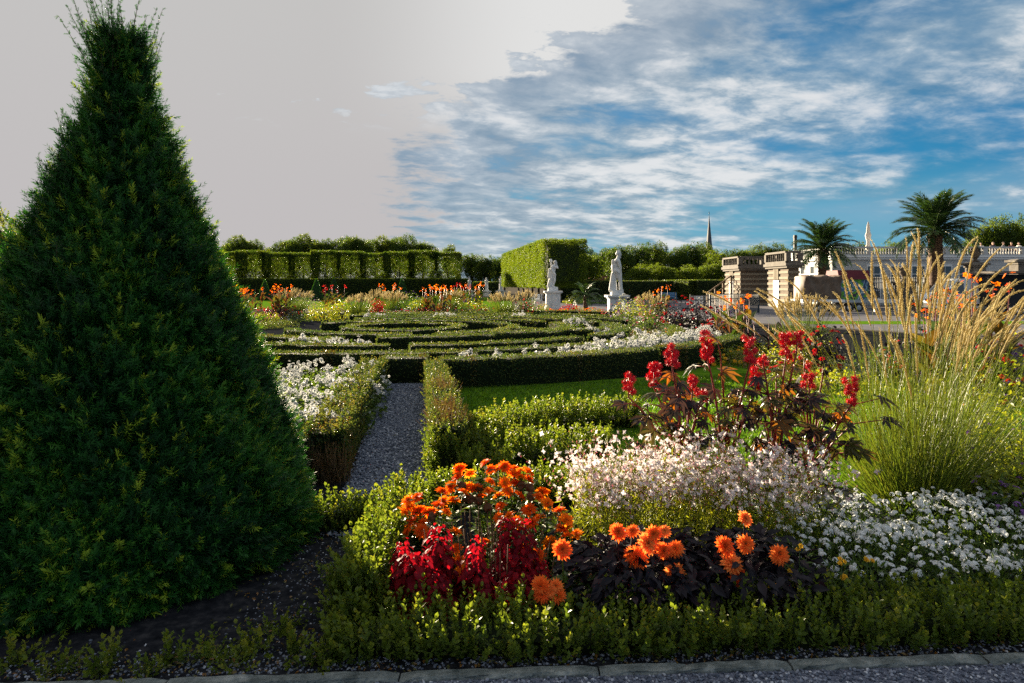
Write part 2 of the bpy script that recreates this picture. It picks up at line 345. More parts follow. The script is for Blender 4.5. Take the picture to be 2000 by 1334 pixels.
for k_, c_ in (('clothnavy', (.02, .025, .05)), ('clothwhite', (.62, .60, .58)), ('clothred', (.10, .02, .02)), ('clothgrey', (.14, .14, .15)), ('clothbeige', (.40, .32, .24))):
    M[k_] = solid(k_, [tuple(x * .85 for x in c_), c_], 9, .85)

# ------------------------------------------------------------------ template leaves and flowers
def leaf4(L, W, fold=.18): return Tm([(0, 0, 0), (W / 2, L * .45, W * fold), (0, L, 0), (-W / 2, L * .45, W * fold)], [(0, 1, 2), (0, 2, 3)])
def leaf8(L, W, fold=.15, droop=0.):
    z = lambda y: -droop * y * y / L
    v = [(0, 0, 0), (W * .42, L * .28, W * fold + z(L * .28)), (W * .5, L * .60, W * fold + z(L * .6)), (0, L, z(L)), (-W * .5, L * .60, W * fold + z(L * .6)), (-W * .42, L * .28, W * fold + z(L * .28)), (0, L * .28, z(L * .28)), (0, L * .60, z(L * .6))]
    return Tm(v, [(0, 1, 6), (0, 6, 5), (6, 1, 2, 7), (5, 6, 7, 4), (7, 2, 3), (4, 7, 3)])
def box_sprig(seed, n=7, L=.12, leaf=.024):
    r = rng_(seed); ps = []; lf = leaf8(leaf, leaf * .62)
    st = np.array([[0, 0, 0], [r.normal(0, .006), r.normal(0, .006), L * .5], [r.normal(0, .01), r.normal(0, .01), L]])
    for i in range(n):
        t = (i + .6) / n; p = st[0] * (1 - t) + st[2] * t; a0 = i * math.pi / 2 + r.normal(0, .3)
        for a in (a0, a0 + math.pi):
            tilt = .55 + .5 * t + r.normal(0, .2)
            Mx = rotz(a) @ rotx(tilt) * (r.uniform(.75, 1.15) * (1.0 - .25 * abs(t - .55)))
            ps.append((lf, Mx, p, (.28 * t if t > .6 else 0) + r.normal(0, .05)))
    return tjoin(ps)
def yew_sprig(seed, n=13, L=.10, nl=.024):
    r = rng_(seed); ps = []; lf = Tm([(0, 0, 0), (.0027, nl * .4, 0), (0, nl, .001), (-.0027, nl * .4, 0)], [(0, 1, 2, 3)])
    bx = r.normal(0, .012)
    for i in range(n):
        t = (i + .4) / n; p = np.array([bx * t * t, 0, L * t]); sz = 1.25 - .55 * t
        for sd_ in (1, -1):
            for q in range(1 if i % 3 else 2):
                a = (0 if sd_ > 0 else math.pi) + r.normal(0, .45) + q * 1.3
                Mx = rotz(a - math.pi / 2) @ rotx(.30 + .65 * t ** 2 + r.normal(0, .15)) * sz
                ps.append((lf, Mx, p, .30 * max(0, t - .55) + r.normal(0, .04)))
    st = Tm([(.0016, 0, 0), (-.0016, 0, 0), (bx, 0, L)], [(0, 1, 2)]); ps.append((st, np.eye(3), np.zeros(3), .2))
    return tjoin(ps)
def clump(seed, n=7, rad=.22, leaf=.22):
    r = rng_(seed); ps = []
    for i in range(n):
        Mx = axis_basis(r.normal(size=(1, 3)), r)[0]; ps.append((leaf4(leaf * r.uniform(.7, 1.2), leaf * .62), Mx, r.normal(0, rad * .5, 3), r.normal(0, .08)))
    return tjoin(ps)
def rosette(rings, cup=.35, pl=1., pw=.42, seed=0, ctr=.2):     # rings: (count, radius fraction, tilt)
    r = rng_(seed); ps = []
    for n, rf, tilt in rings:
        o = r.uniform(0, 6)
        for i in range(n):
            a = o + i * 2 * math.pi / n + r.normal(0, .06); L = rf * pl * r.uniform(.9, 1.08)
            ps.append((leaf8(L, pw * (.5 + .5 * rf), .12, .15), rotz(a) @ rotx(tilt + r.normal(0, .08)), np.array([0, 0, .03 + (1 - rf) * .12]), (1 - rf) * -.3 + r.normal(0, .1)))
    return tjoin(ps)
def ico(sub=1, r=1., jit=0., seed=0):
    t = (1 + 5 ** .5) / 2
    v = [(-1, t, 0), (1, t, 0), (-1, -t, 0), (1, -t, 0), (0, -1, t), (0, 1, t), (0, -1, -t), (0, 1, -t), (t, 0, -1), (t, 0, 1), (-t, 0, -1), (-t, 0, 1)]
    f = [(0, 11, 5), (0, 5, 1), (0, 1, 7), (0, 7, 10), (0, 10, 11), (1, 5, 9), (5, 11, 4), (11, 10, 2), (10, 7, 6), (7, 1, 8), (3, 9, 4), (3, 4, 2), (3, 2, 6), (3, 6, 8), (3, 8, 9), (4, 9, 5), (2, 4, 11), (6, 2, 10), (8, 6, 7), (9, 8, 1)]
    v = [np.array(x) / np.linalg.norm(x) for x in v]
    for _ in range(sub):
        mid = {}; nf = []
        def m_(a, b):
            k = (min(a, b), max(a, b))
            if k not in mid: q = v[a] + v[b]; v.append(q / np.linalg.norm(q)); mid[k] = len(v) - 1
            return mid[k]
        for a, b, c in f:
            x, y, z = m_(a, b), m_(b, c), m_(c, a); nf += [(a, x, z), (b, y, x), (c, z, y), (x, y, z)]
        f = nf
    v = np.array(v) * r
    if jit: v = v * (1 + rng_(seed).normal(0, jit, (len(v), 1)))
    return Tm(v, f)
BOXS = [box_sprig(i) for i in range(6)]
BOXL = [box_sprig(20 + i, 9, .17, .028) for i in range(4)]
YEWS = [yew_sprig(i, 12, r_, .029) for i, r_ in enumerate((.075, .09, .11, .085))]
HL = leaf4(1., .62)
CL = [clump(i) for i in range(5)]
ZIN = [rosette([(13, 1., .12), (12, .82, .35), (10, .6, .62), (7, .38, .95)], pw=.40, seed=s) for s in range(3)]
DAH = [rosette([(15, 1., -.05), (15, .98, .22), (14, .88, .45), (12, .74, .68), (10, .56, .92), (7, .38, 1.2)], pw=.34, seed=10 + s) for s in range(3)]
FLO5 = rosette([(5, 1., .25)], pw=.75, seed=4)
FLO4 = rosette([(4, 1., .35)], pw=.7, seed=5)
POM = rosette([(7, 1., .1), (6, .7, .6), (4, .45, 1.0)], pw=.55, seed=6)
def umbel(seed, n=18, rad=1., f=.36):
    r = rng_(seed); ps = []
    for i in range(n):
        d = nrm(np.array([r.normal(), r.normal(), abs(r.normal()) + .25])); ps.append((FLO4, axis_basis(d[None], r)[0] * f, d * rad * .8, r.normal(0, .15)))
    return tjoin(ps)
UMB = [umbel(i) for i in range(3)]

# ------------------------------------------------------------------ ground, lawns, paths, road
def sheet(name, poly, z, m, cell=None):
    v = [(x, y, z) for x, y in poly]; mb = MB().raw(v, [tuple(range(len(v)))])
    o = mb.build(name, m); return tag(o, kind='structure')
sheet('ground', [(-900, -300), (900, -300), (900, 1500), (-900, 1500)], 0, M['ground'])
sheet('garden_bed_ground', [(-14, 2.227), (14, 3.683), (14, 23), (9, 31), (5.0, 36), (-40, 46), (-40, 30), (-24, 1.7)], .004, M['soil'])
sheet('far_lawn', [(-80, 46), (0, 46), (0, 88), (-80, 88)], .004, M['lawn'])
sheet('road', [(4.4, 37.5), (9.6, 31.5), (14.3, 23.2), (60, 24), (60, 54), (30, 80), (0.2, 80), (0.2, 44)], .008, M['road'])
sheet('lawn_strip', [(12.6, 28.8), (26, 28.8), (26, 31.2), (12.4, 31.2)], .012, M['lawn'])
sheet('lawn_verge', [(3.6, 62), (13, 58.6), (13, 62), (3.6, 66)], .012, M['lawn'])
sheet('lawn', [(-.42, 5.75), (6.6, 5.6), (7.8, 8), (7.0, 12), (6.2, 17), (5.2, 20), (3, 12.6), (-1.0, 11.2)], .008, M['lawn'])
PA, PB = np.array([-.92, 5.0]), np.array([-1.80, 11.6])
pdv = nrm(PB - PA); pn_ = np.array([pdv[1], -pdv[0]])
W2 = .36
sheet('gravel_path', [tuple(PA - pn_ * W2), tuple(PA + pn_ * W2), tuple(PB + pn_ * W2), tuple(PB - pn_ * W2)], .012, M['gravelbed'])
def ky(x): return 2.955 + .052 * x
sheet('foreground_path', [(-8, ky(-8) - .03), (-8, -6), (8, -6), (8, ky(8) - .03)], .010, M['gravelbed'])
# kerb of long stones between gravel and bed
mb = MB(); r = rng_(3); x = -5.2
while x < 5.5:
    L = r.uniform(.85, 1.05); x1 = x + L - .008; y0, y1 = ky(x), ky(x1); h = .027 + r.normal(0, .002)
    n = 14; xs = np.linspace(x, x1, n); V = []
    for i, xx in enumerate(xs):
        yy = ky(xx); j = r.normal(0, .0042, 6); e = .012 if i in (0, n - 1) else 0
        V += [(xx, yy - .036 + j[0], .0), (xx, yy - .034 + j[1], h - .008 - e + j[4] * .6), (xx, yy - .028 + j[2], h - e * .6 + j[5] * .6), (xx, yy + .025, h - e * .6 + j[3] * .6), (xx, yy + .03, -.0)]
    f = [(i * 5 + k, (i + 1) * 5 + k, (i + 1) * 5 + k + 1, i * 5 + k + 1) for i in range(n - 1) for k in range(4)] + [(0, 1, 2, 3, 4), tuple((n - 1) * 5 + k for k in (4, 3, 2, 1, 0))]
    mb.raw(V, f, rnd=r.uniform()); x += L
tag(mb.build('kerb', M['kerb']), kind='structure')
# loose pebbles
PEB = [ico(0, 1, .16, s) for s in range(4)]
def pebbles(name, xy, z, smin, smax, seed, label):
    r = rng_(seed); mb = MB(); k = len(xy); w_ = r.integers(0, 4, k)
    for j in range(4):
        q = w_ == j; n = q.sum()
        if n == 0: continue
        s = r.uniform(smin, smax, (n, 1)) * np.array([[1, .85, .55]]) * r.uniform(.8, 1.2, (n, 3))
        Mx = axis_basis(np.array([[0, 0, 1.]]) + r.normal(0, .35, (n, 3)), r)
        mb.add(PEB[j], Mx, np.column_stack([xy[q], np.full(n, z) + s[:, 2] * .3]), np.clip(r.beta(1.6, 2.2, n), 0, 1), scale=s)
    return tag(mb.build(name, M['pebble']), label, 'gravel', kind='stuff')
r = rng_(5); n = 9500; xs = r.uniform(-1.7, 3.0, n); ys = ky(xs) - .04 - r.uniform(0, .62, n) ** 1.0
pebbles('foreground_gravel', np.column_stack([xs, ys]), .012, .0055, .0105, 6, 'blue grey gravel in front of the stone kerb')
n = 11000; t = r.uniform(-.06, 1, n); u = r.uniform(-1, 1, n) * (W2 + .02)
pebbles('path_gravel', PA + np.outer(t * np.linalg.norm(PB - PA), pdv) + np.outer(u, pn_), .014, .008, .016, 7, 'grey gravel on the straight path between the low hedges')
n = 2600; xs = r.uniform(-2.4, 2.9, n); ys = ky(xs) + .07 + np.abs(r.normal(0, .11, n))
pebbles('strewn_gravel', np.column_stack([xs, ys]), .004, .004, .009, 8, 'scattered pebbles on the soil behind the kerb')
n = 900; xs = r.uniform(-1.4, -.75, n); ys = r.uniform(3.1, 4.9, n)
pebbles('soil_gravel', np.column_stack([xs, ys]), .004, .003, .007, 9, 'few small stones on dark soil beside the clipped yew')

# ------------------------------------------------------------------ hedges
def resample(pts, step=.22, closed=False):
    p = np.asarray(pts, float)
    if closed: p = np.vstack([p, p[:1]])
    d = np.r_[0, np.cumsum(np.linalg.norm(np.diff(p, axis=0), axis=1))]; n = max(2, int(d[-1] / step) + 1)
    t = np.linspace(0, d[-1], n); return np.column_stack([np.interp(t, d, p[:, i]) for i in range(2)])
def hedge(name, label, pts, wd, ht, dens, leaf, m, seed, group=None, cat='hedge', sprig=None, sdens=0, loose=.012, brown=None, z0=0., core=None, top_bias=1.0):
    r = rng_(seed); p = resample(pts); n = len(p); d = nrm(np.gradient(p, axis=0)); nr = np.column_stack([d[:, 1], -d[:, 0]])
    mb = MB(); hw = wd / 2 - .02; hh = ht - .025
    if dens == 0: hw *= .62; hh *= .55
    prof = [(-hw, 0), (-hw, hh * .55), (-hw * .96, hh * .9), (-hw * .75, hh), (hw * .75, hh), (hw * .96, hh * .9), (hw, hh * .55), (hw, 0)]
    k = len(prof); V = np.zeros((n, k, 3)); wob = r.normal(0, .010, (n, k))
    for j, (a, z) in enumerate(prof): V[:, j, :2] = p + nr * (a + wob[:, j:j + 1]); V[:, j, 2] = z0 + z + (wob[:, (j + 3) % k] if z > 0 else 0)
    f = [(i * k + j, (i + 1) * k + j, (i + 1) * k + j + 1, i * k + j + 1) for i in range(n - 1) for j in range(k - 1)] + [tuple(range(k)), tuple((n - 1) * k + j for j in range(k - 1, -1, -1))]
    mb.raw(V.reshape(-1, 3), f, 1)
    L = np.linalg.norm(np.diff(p, axis=0), axis=1).sum(); per = 2 * ht + wd * top_bias
    def surf(cnt):
        t = r.uniform(0, n - 1.001, cnt); i = t.astype(int); fr = (t - i)[:, None]
        pp = p[i] * (1 - fr) + p[i + 1] * fr; nn = nrm(nr[i] * (1 - fr) + nr[i + 1] * fr)
        q = r.uniform(0, per, cnt); top = q < wd * top_bias; side = np.where(q < wd * top_bias + ht, 1., -1.)
        a = np.where(top, r.uniform(-.5, .5, cnt) * wd, side * wd / 2); z = np.where(top, ht, r.uniform(.02, 1, cnt) * ht)
        N = np.where(top[:, None], np.array([[0, 0, 1.]]), np.column_stack([nn * side[:, None], np.zeros(cnt)]))
        P_ = np.column_stack([pp + nn * a[:, None], z0 + z])
        e = r.uniform(size=cnt) < (wd * 1.6 / (L + wd * 1.6)) * 1.0                     # end caps
        ends = r.uniform(size=cnt) < .5; idx = np.where(ends, 0, n - 1); sg = np.where(ends, -1., 1.)
        ep = np.column_stack([p[idx] + nr[idx] * (r.uniform(-.5, .5, cnt) * wd)[:, None], z0 + r.uniform(.02, 1, cnt) * ht]); eN = np.column_stack([d[idx] * sg[:, None], np.zeros(cnt)])
        P_ = np.where(e[:, None], ep, P_); N = np.where(e[:, None], eN, N)
        return P_, N, t / (n - 1)
    area = L * per + 2 * wd * ht
    cnt = int(area * dens)
    if cnt:
        P_, N, t = surf(cnt); P_ = P_ + N * r.normal(-.004, loose, (cnt, 1)) + r.normal(0, .008, (cnt, 3))
        B = leaf_basis(N + r.normal(0, .75, (cnt, 3)), np.array([[0, 0, .8]]) + N * .4 + r.normal(0, .8, (cnt, 3)))
        low = np.sin(t * L * 1.7 + seed) * .06 + np.sin(t * L * .63 + seed * 2) * .08
        rr = np.clip(r.normal(.42, .2, cnt) + low, 0, 1)
        mi = 0
        mb.add(HL, B, P_, rr, 0, r.uniform(.7, 1.25, cnt) * leaf)
        if brown is not None:
            for (t0, t1) in brown:
                q = (t > t0) & (t < t1); q &= r.uniform(size=cnt) < .85
                mb.add(HL, B[q], P_[q] + N[q] * .006, rr[q], 2, r.uniform(.7, 1.2, q.sum()) * leaf)
    if sprig is not None:
        cnt = int(area * sdens); P_, N, t = surf(cnt); w_ = r.integers(0, len(sprig), cnt)
        ax = N * r.uniform(.05, .65, (cnt, 1)) + np.array([[0, 0, 1.05]]) + r.normal(0, .22, (cnt, 3)); B = axis_basis(ax, r)
        P_ = P_ - N * .05 + r.normal(0, .02, (cnt, 3)); P_[:, 2] = np.maximum(P_[:, 2] - .06, z0)
        rr = np.clip(r.normal(.36, .17, cnt), 0, .9); s = r.uniform(.55, 1.4, cnt) ** 1.2
        for j in range(len(sprig)):
            q = w_ == j
            if q.any(): mb.add(sprig[j], B[q], P_[q], rr[q], 0, s[q])
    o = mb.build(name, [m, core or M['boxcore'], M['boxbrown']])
    return tag(o, label, cat, group)

# ------------------------------------------------------------------ distant buildings
def baluster_run(mb, p0, p1, z0, z1, step, mat=0, post_every=0):
    p0, p1 = np.array(p0, float), np.array(p1, float); L = np.linalg.norm(p1 - p0); d = (p1 - p0) / L; q = np.array([-d[1], d[0]]); h = z1 - z0
    def bar(a, b, hw, za, zb):
        c = [a + q * hw, b + q * hw, b - q * hw, a - q * hw]
        mb.raw([(x, y, za) for x, y in c] + [(x, y, zb) for x, y in c], [(3, 2, 1, 0), (4, 5, 6, 7), (0, 1, 5, 4), (1, 2, 6, 5), (2, 3, 7, 6), (3, 0, 4, 7)], mat)
    bar(p0, p1, .17, z0, z0 + h * .17); bar(p0, p1, .18, z1 - h * .17, z1)
    n = int(L / step); za = z0 + h * .17; hb = h * .66
    for i in range(n + 1):
        c = p0 + d * (i * L / n)
        if i in (0, n) or (post_every and i % post_every == 0):
            bar(c - d * .17, c + d * .17, .165, za - .001, z1 - h * .17 + .001)
        else:
            mb.lathe([(.05, 0), (.085, hb * .28), (.035, hb * .62), (.05, hb * .8), (.05, hb)], (c[0], c[1], za), 6, mat)
def pavilion(name, label, x0, x1, y0, y1, hz, ht, door_left=True):
    t = thing(name, label, 'pavilion', (x0, y0, 0)); W, D = x1 - x0, y1 - y0
    mb = MB(); mb.box(0.03, W - .03, .03, D - .03, 0, hz - .35); mb.build('wall', M['stonedark'], t)
    mb = MB(); n = 7; ch = (hz - .35) / (2 * n)
    dl0, dl1 = D * .42, D * .70
    for i in range(n):
        z0, z1 = i * 2 * ch + .02, i * 2 * ch + ch * .98
        # left face, cut by the doorway; front face whole
        mb.box(-.03, .033, -.03, dl0, z0, z1); mb.box(-.03, .033, dl1, D + .03, z0, z1)
        mb.box(.0335, W + .03, -.03, .033, z0, z1); mb.box(W - .033, W + .028, .034, D + .02, z0, z1)
    mb.build('stone_courses', M['stonecream'], t)
    mb = MB(); mb.box(-.05, .031, dl0 + .03, dl1 - .03, 0, hz * .62); mb.build('door', M['woodwhite'], t)
    mb = MB()
    for k in range(4): mb.box(-.07, .031, dl0 + .06 + k * (dl1 - dl0 - .2) / 3.4, dl0 + .06 + k * (dl1 - dl0 - .2) / 3.4 + .16, hz * .64, hz - .36)
    mb.build('lintel', M['stonecream'], t)
    mb = MB(); mb.box(-.16, W + .16, -.16, D + .16, hz - .35, hz - .2); mb.box(-.26, W + .26, -.26, D + .26, hz - .198, hz); mb.build('cornice', M['stonegrey'], t)
    mb = MB()
    for a, b in (((-.05, -.05), (W, -.05)), ((-.05, -.05), (-.05, D)), ((-.05, D), (W, D))): baluster_run(mb, a, b, hz + .002, ht, .36)
    mb.build('balustrade', M['stonegrey'], t)
    return t
pavilion('garden_pavilion', 'striped stone pavilion with balustrade, farther one, behind the blue grey railing', 18.4, 21.6, 55, 58.9, 3.15, 3.95)
pavilion('garden_pavilion', 'striped stone pavilion with white door, nearer one, beside the white gallery building', 19.5, 20.3, 48.2, 52.0, 3.2, 4.05)
g = thing('gallery_building', 'long white building with roof terrace balustrade behind the palms', 'building', (26, 55.4, 0))
GZ, GT, GW, GD = 4.0, 4.74, 30., 7.4
mb = MB(); mb.box(0, GW, 0, GD, 0, GZ - .3)
for k in range(14):                                             # shallow courses
    mb.box(-.018, GW, -.018, GD, .25 + k * .25, .25 + k * .25 + .225)
mb.build('wall', M['plaster'], g)
mb = MB(); mb.box(-.18, GW + .1, -.18, GD, GZ - .3, GZ - .12); mb.box(-.30, GW + .2, -.30, GD, GZ - .119, GZ); mb.build('cornice', M['woodwhite'], g)
mb = MB(); baluster_run(mb, (-.1, -.1), (GW, -.1), GZ + .002, GT, .22, post_every=14); baluster_run(mb, (-.1, .1), (-.1, GD), GZ + .002, GT, .22, post_every=14); mb.build('balustrade', M['plaster'], g)
def gal_window(x, face, z0, z1, wd, tall):
    fr = MB(); gl = MB()
    if face == 'f':
        fr.box(x - wd / 2, x + wd / 2, -.06, -.017, z0 - .1, z1 + .1); o = fr.build('window', M['woodwhite'], g)
        rows = 4 if tall else 2
        for i in range(2):
            for j in range(rows):
                a = x - wd / 2 + .08 + i * (wd - .12) / 2; zz = z0 + j * (z1 - z0) / rows
                gl.box(a, a + (wd - .2) / 2, -.068, -.0605, zz, zz + (z1 - z0) / rows - .06)
    else:
        fr.box(-.06, -.017, x - wd / 2, x + wd / 2, z0 - .1, z1 + .1); o = fr.build('window', M['woodwhite'], g)
        for i in range(2):
            for j in range(2):
                a = x - wd / 2 + .08 + i * (wd - .12) / 2; zz = z0 + j * (z1 - z0) / 2
                gl.box(-.068, -.0605, a, a + (wd - .2) / 2, zz, zz + (z1 - z0) / 2 - .06)
    gl.build('pane', M['glass'], o)
for px_ in (1706, 1752, 1793, 1845, 1885): gal_window((px_ - 1000) / F * 55.4 - 26, 'f', .6, 3.2, 1.15, True)
gal_window(3.6, 's', 1.9, 3.3, .9, False); gal_window(1.6, 's', 1.5, 2.6, .9, False); gal_window(5.6, 's', 1.9, 3.3, .9, False)
c_ = at(1553, 490, 66); mb = MB(); mb.box(-.13, .13, -.13, .13, 0, 6.45); mb.box(-.16, .16, -.16, .16, 6.2, 6.3)
tag(mb.build('chimney_post', M['blackbox']), 'slim dark grey chimney post rising behind the nearer pavilion', 'chimney').location = (c_[0], 66, 0)
s_ = thing('church_spire', 'slender dark slate church spire above the distant trees', 'church spire', ((1385 - 1000) / F * 400, 400, 0))
MB().box(-3.2, 3.2, -3.2, 3.2, 0, 18).build('tower', M['stonegrey'], s_)
MB().lathe([(2.9, 18), (1.9, 23), (1.35, 29), (.65, 36), (.12, 42)], sides=8, smooth=False).build('spire', M['slate'], s_)
mb = MB(); mb.lathe([(.10, 42), (.10, 44.4)], sides=6); mb.lathe([(.05, 43), (.38, 43.4), (.05, 43.8)], sides=8); mb.build('finial', M['iron'], s_)
def cottage(px, py, Y, wd, label):
    c = at(px, py, Y); t = thing('cottage', label, 'cottage', (c[0], Y, 0)); h = c[2]
    MB().box(-wd / 2, wd / 2, 0, 4, 0, h - .6).build('wall', M['plaster'], t)
    MB().ext([(-wd / 2 - .4, h - .6), (wd / 2 + .4, h - .6), (wd * .15, h + .7), (-wd * .15, h + .7)], 'y', -.4, 4.4).build('roof', M['roofred'], t)
    mb = MB(); mb.box(-wd * .2, wd * .2, -.05, -.005, .8, h - .9); mb.build('window', M['glass'], t)
cottage(1172, 548, 104, 6.5, 'small house with red tiled roof between the trees beside the larger statue')
cottage(1130, 549, 118, 7.5, 'dim red roofed house under the loose tree between the two statues')

# ------------------------------------------------------------------ trees
def limbs(mb, H, z0, seed, n=6, r0=.25, spread=1.6):
    r = rng_(seed); mb.tube([(0, 0, 0), (r.normal(0, .08), r.normal(0, .08), H * .3), (r.normal(0, .15), r.normal(0, .15), H * .62), (0, 0, H * .85)], [r0, r0 * .75, r0 * .45, r0 * .12], 8)
    for i in range(n):
        a = i * 2.4 + r.normal(0, .3); zb = z0 + (H * .7 - z0) * i / n; L = spread * r.uniform(.7, 1.1)
        mb.tube([(0, 0, zb), (math.cos(a) * L * .5, math.sin(a) * L * .5, zb + L * .35), (math.cos(a) * L, math.sin(a) * L, zb + L * .8)], [r0 * .4, r0 * .25, r0 * .07], 5)
def crown_round(seed, R, z0, z1, n=900, lumps=16, leaf=1.0):
    r = rng_(seed); mb = MB(); zc_ = (z0 + z1) / 2; hz_ = (z1 - z0) / 2
    d = nrm(r.normal(size=(lumps, 3))); c = d * np.array([R, R, hz_]) * r.uniform(.35, .72, (lumps, 1)) + np.array([0, 0, zc_]); lr = r.uniform(.30, .48, lumps) * min(R, hz_) * 1.05
    w_ = r.integers(0, lumps, n); u = nrm(r.normal(size=(n, 3))); u[:, 2] = np.abs(u[:, 2]) * np.where(r.uniform(size=n) < .75, 1, -1)
    P_ = c[w_] + u * (lr[w_] * r.uniform(.75, 1.1, n))[:, None]
    rr = np.clip(.35 + .25 * r.normal(size=lumps)[w_] * .6 + r.normal(0, .12, n), 0, 1)
    k = r.integers(0, 5, n); B = axis_basis(r.normal(size=(n, 3)), r)
    for j in range(5):
        q = k == j; mb.add(CL[j], B[q], P_[q], rr[q], 0, r.uniform(.8, 1.4, q.sum()) * leaf)
    return mb
def tree(label, R, H, z0, seed, mat, cat='tree', group=None, n=900, leaf=1.0, name='broadleaf_tree', lumps=16):
    t = thing(name, label, cat, group=group)
    mb = MB(); limbs(mb, H, z0, seed, r0=.05 * R + .08, spread=R * .55); mb.build('trunk', M['bark'], t)
    crown_round(seed + 50, R, z0, H, n, lumps, leaf).build('crown', M[mat], t)
    return t
def clipped_tree(label, wx, wy, z0, z1, seed, mat, n=2600, leaf=.55, group=None, core=True, gap=0.):
    t = thing('clipped_lime_tree', label, 'clipped tree', group=group); r = rng_(seed)
    mb = MB(); limbs(mb, z1 * .9, z0, seed, 5, .14, wx * .35); mb.build('trunk', M['bark'], t)
    mb = MB(); A = np.array([wy * (z1 - z0), wy * (z1 - z0), wx * (z1 - z0), wx * (z1 - z0), wx * wy, wx * wy * .5]); fa = r.choice(6, n, p=A / A.sum())
    u = r.uniform(-1, 1, (n, 3)) * np.array([wx / 2, wy / 2, (z1 - z0) / 2]); hs = np.array([wx / 2, wy / 2, (z1 - z0) / 2])
    for f_, (ax, sg) in enumerate(((0, -1), (0, 1), (1, -1), (1, 1), (2, 1), (2, -1))):
        q = fa == f_; u[q, ax] = sg * hs[ax] * r.uniform(.86, 1.03, q.sum())
    # rounded shoulders
    k_ = np.linalg.norm(u[:, :2] / hs[:2], axis=1) * (1 if gap else 0) + 1e-6; u[:, :2] *= np.where(k_ > 1.16, 1.16 / k_, 1)[:, None]
    if gap:                                                      # ragged lower skirt with dark gaps
        low = u[:, 2] < 0; u[low] = u[low] * (1 - gap * r.uniform(0, .6, (low.sum(), 1)) * np.array([[1, 1, 0]]))
    P_ = u + np.array([0, 0, (z0 + z1) / 2]); k = r.integers(0, 5, n); B = axis_basis(r.normal(size=(n, 3)), r)
    ph = np.sin(P_[:, 0] * 3 + seed) * np.sin(P_[:, 2] * 2.3 + seed * 1.7) * .16
    rr = np.clip(.40 + ph + r.normal(0, .13, n), 0, 1)
    for j in range(5):
        q = k == j; mb.add(CL[j], B[q], P_[q], rr[q], 0, r.uniform(.75, 1.3, q.sum()) * leaf)
    mb.build('crown', M[mat], t)
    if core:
        mb = MB(); e = .72; mb.box(-wx / 2 * e, wx / 2 * e, -wy / 2 * e, wy / 2 * e, z0 + .5, z1 - .45); mb.build('light_block', M['treedark'], t)  # solid dark box added inside the crown to block light
    return t
# tall clipped lime hedge on the left: a row of single trees, each a thing
CT = [clipped_tree('', 3.7, 4.2, 1.0, 6.1, 100 + i, 'tree', 5600, .5, 'clipped limes of the long wall', gap=.6, core=False) for i in range(5)]
xs_ = [(px_ - 1000) / F * 96 for px_ in np.arange(262, 900, 47.0)]
for i, x in enumerate(xs_):
    lab = f'clipped lime tree, {ORD[i]} from the left in the tall flat topped wall of limes'
    if i < 5: o = CT[i]; o['label'] = lab; o.location = (x, 96, 0)
    else: o = dup(CT[(i * 3) % 5], (x + .22 * math.sin(i * 3.1), 96 + .5 * math.sin(i * 2.1), 0), math.pi * (i // 5 % 2), lab, (1 + .08 * math.sin(i * 5.3), 1, 1 + .03 * math.sin(i * 1.7)))
# rough tree row behind it
BT = [tree('', 4.2, 11.3, 3.0, 200 + i, 'tree', group='tall trees behind the clipped limes', n=2400, leaf=1.15, lumps=24) for i in range(4)]
pxs = [395, 440, 474, 505, 535, 566, 600, 634, 668, 702, 735, 768, 800, 830, 873]
for i, px_ in enumerate(pxs):
    Y = 138; lab = f'tall rough tree, {ORD[i]} from the left in the row above the clipped limes'; s_ = [.97, .93, 1.02, .98, .9, .95, 1.04, 1.02, .97, 1.0, 1.02, 1.05, .98, .92, .88][i]
    sc_ = (.92 * s_, .92 * s_, s_) if px_ != 873 else (.62, .62, .87)
    loc = ((px_ - 1000) / F * Y, Y + 3 * math.sin(i * 1.9), 0)
    if i < 4: o = BT[i]; o['label'] = lab; o.location = loc; o.scale = sc_; o.rotation_euler = (0, 0, i)
    else: dup(BT[i % 4], loc, i * 1.3, lab, sc_)
# clipped block right of the middle
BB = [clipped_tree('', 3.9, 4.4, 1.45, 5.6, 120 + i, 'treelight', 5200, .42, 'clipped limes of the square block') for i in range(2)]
a_, b_ = np.array([4.35, 61.6]), np.array([.85, 88.])
for i in range(8):
    p_ = a_ + (b_ - a_) * i / 7; lab = ('clipped lime at the near end of the square block, dark face towards the smaller statue' if i == 0 else f'clipped lime tree, {ORD[i]} one back from the near end of the square block')
    if i < 2: o = BB[i]; o['label'] = lab; o.location = (*p_, 0); o.rotation_euler = (0, 0, .132)
    else: dup(BB[i % 2], (*p_, 0), .132 + math.pi * (i // 2 % 2), lab)
# trees between the lime wall and the block, and right of the block
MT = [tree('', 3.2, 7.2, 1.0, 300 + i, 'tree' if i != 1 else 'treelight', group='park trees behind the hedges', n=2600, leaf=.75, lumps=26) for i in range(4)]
used = set()
def park(i, px_, top, Y, lab, wide=1., v=None, light=False):
    v = i % 4 if v is None else v; H_ = H0 + (HY - top) / F * Y; loc = ((px_ - 1000) / F * Y, Y, 0); s_ = H_ / 7.2; sc_ = (s_ * wide, s_ * wide, s_)
    if v not in used: used.add(v); o = MT[v]; o['label'] = lab; o.location = loc; o.scale = sc_; return o
    o = dup(MT[v], loc, i * 1.7, lab, sc_); return o
park(0, 922, 489, 112, 'park tree just right of the end of the lime wall, behind the small statues', .8)
park(1, 948, 497, 108, 'second park tree right of the lime wall, a little lower', .7, 2)
park(2, 970, 502, 118, 'lowest park tree beside the far end of the square block', .6, 3)
park(3, 986, 492, 120, 'park tree half hidden by the left edge of the square block', .7, 0)
park(4, 1118, 474, 116, 'tall park tree peeping over the right edge of the square block', 1., 2)
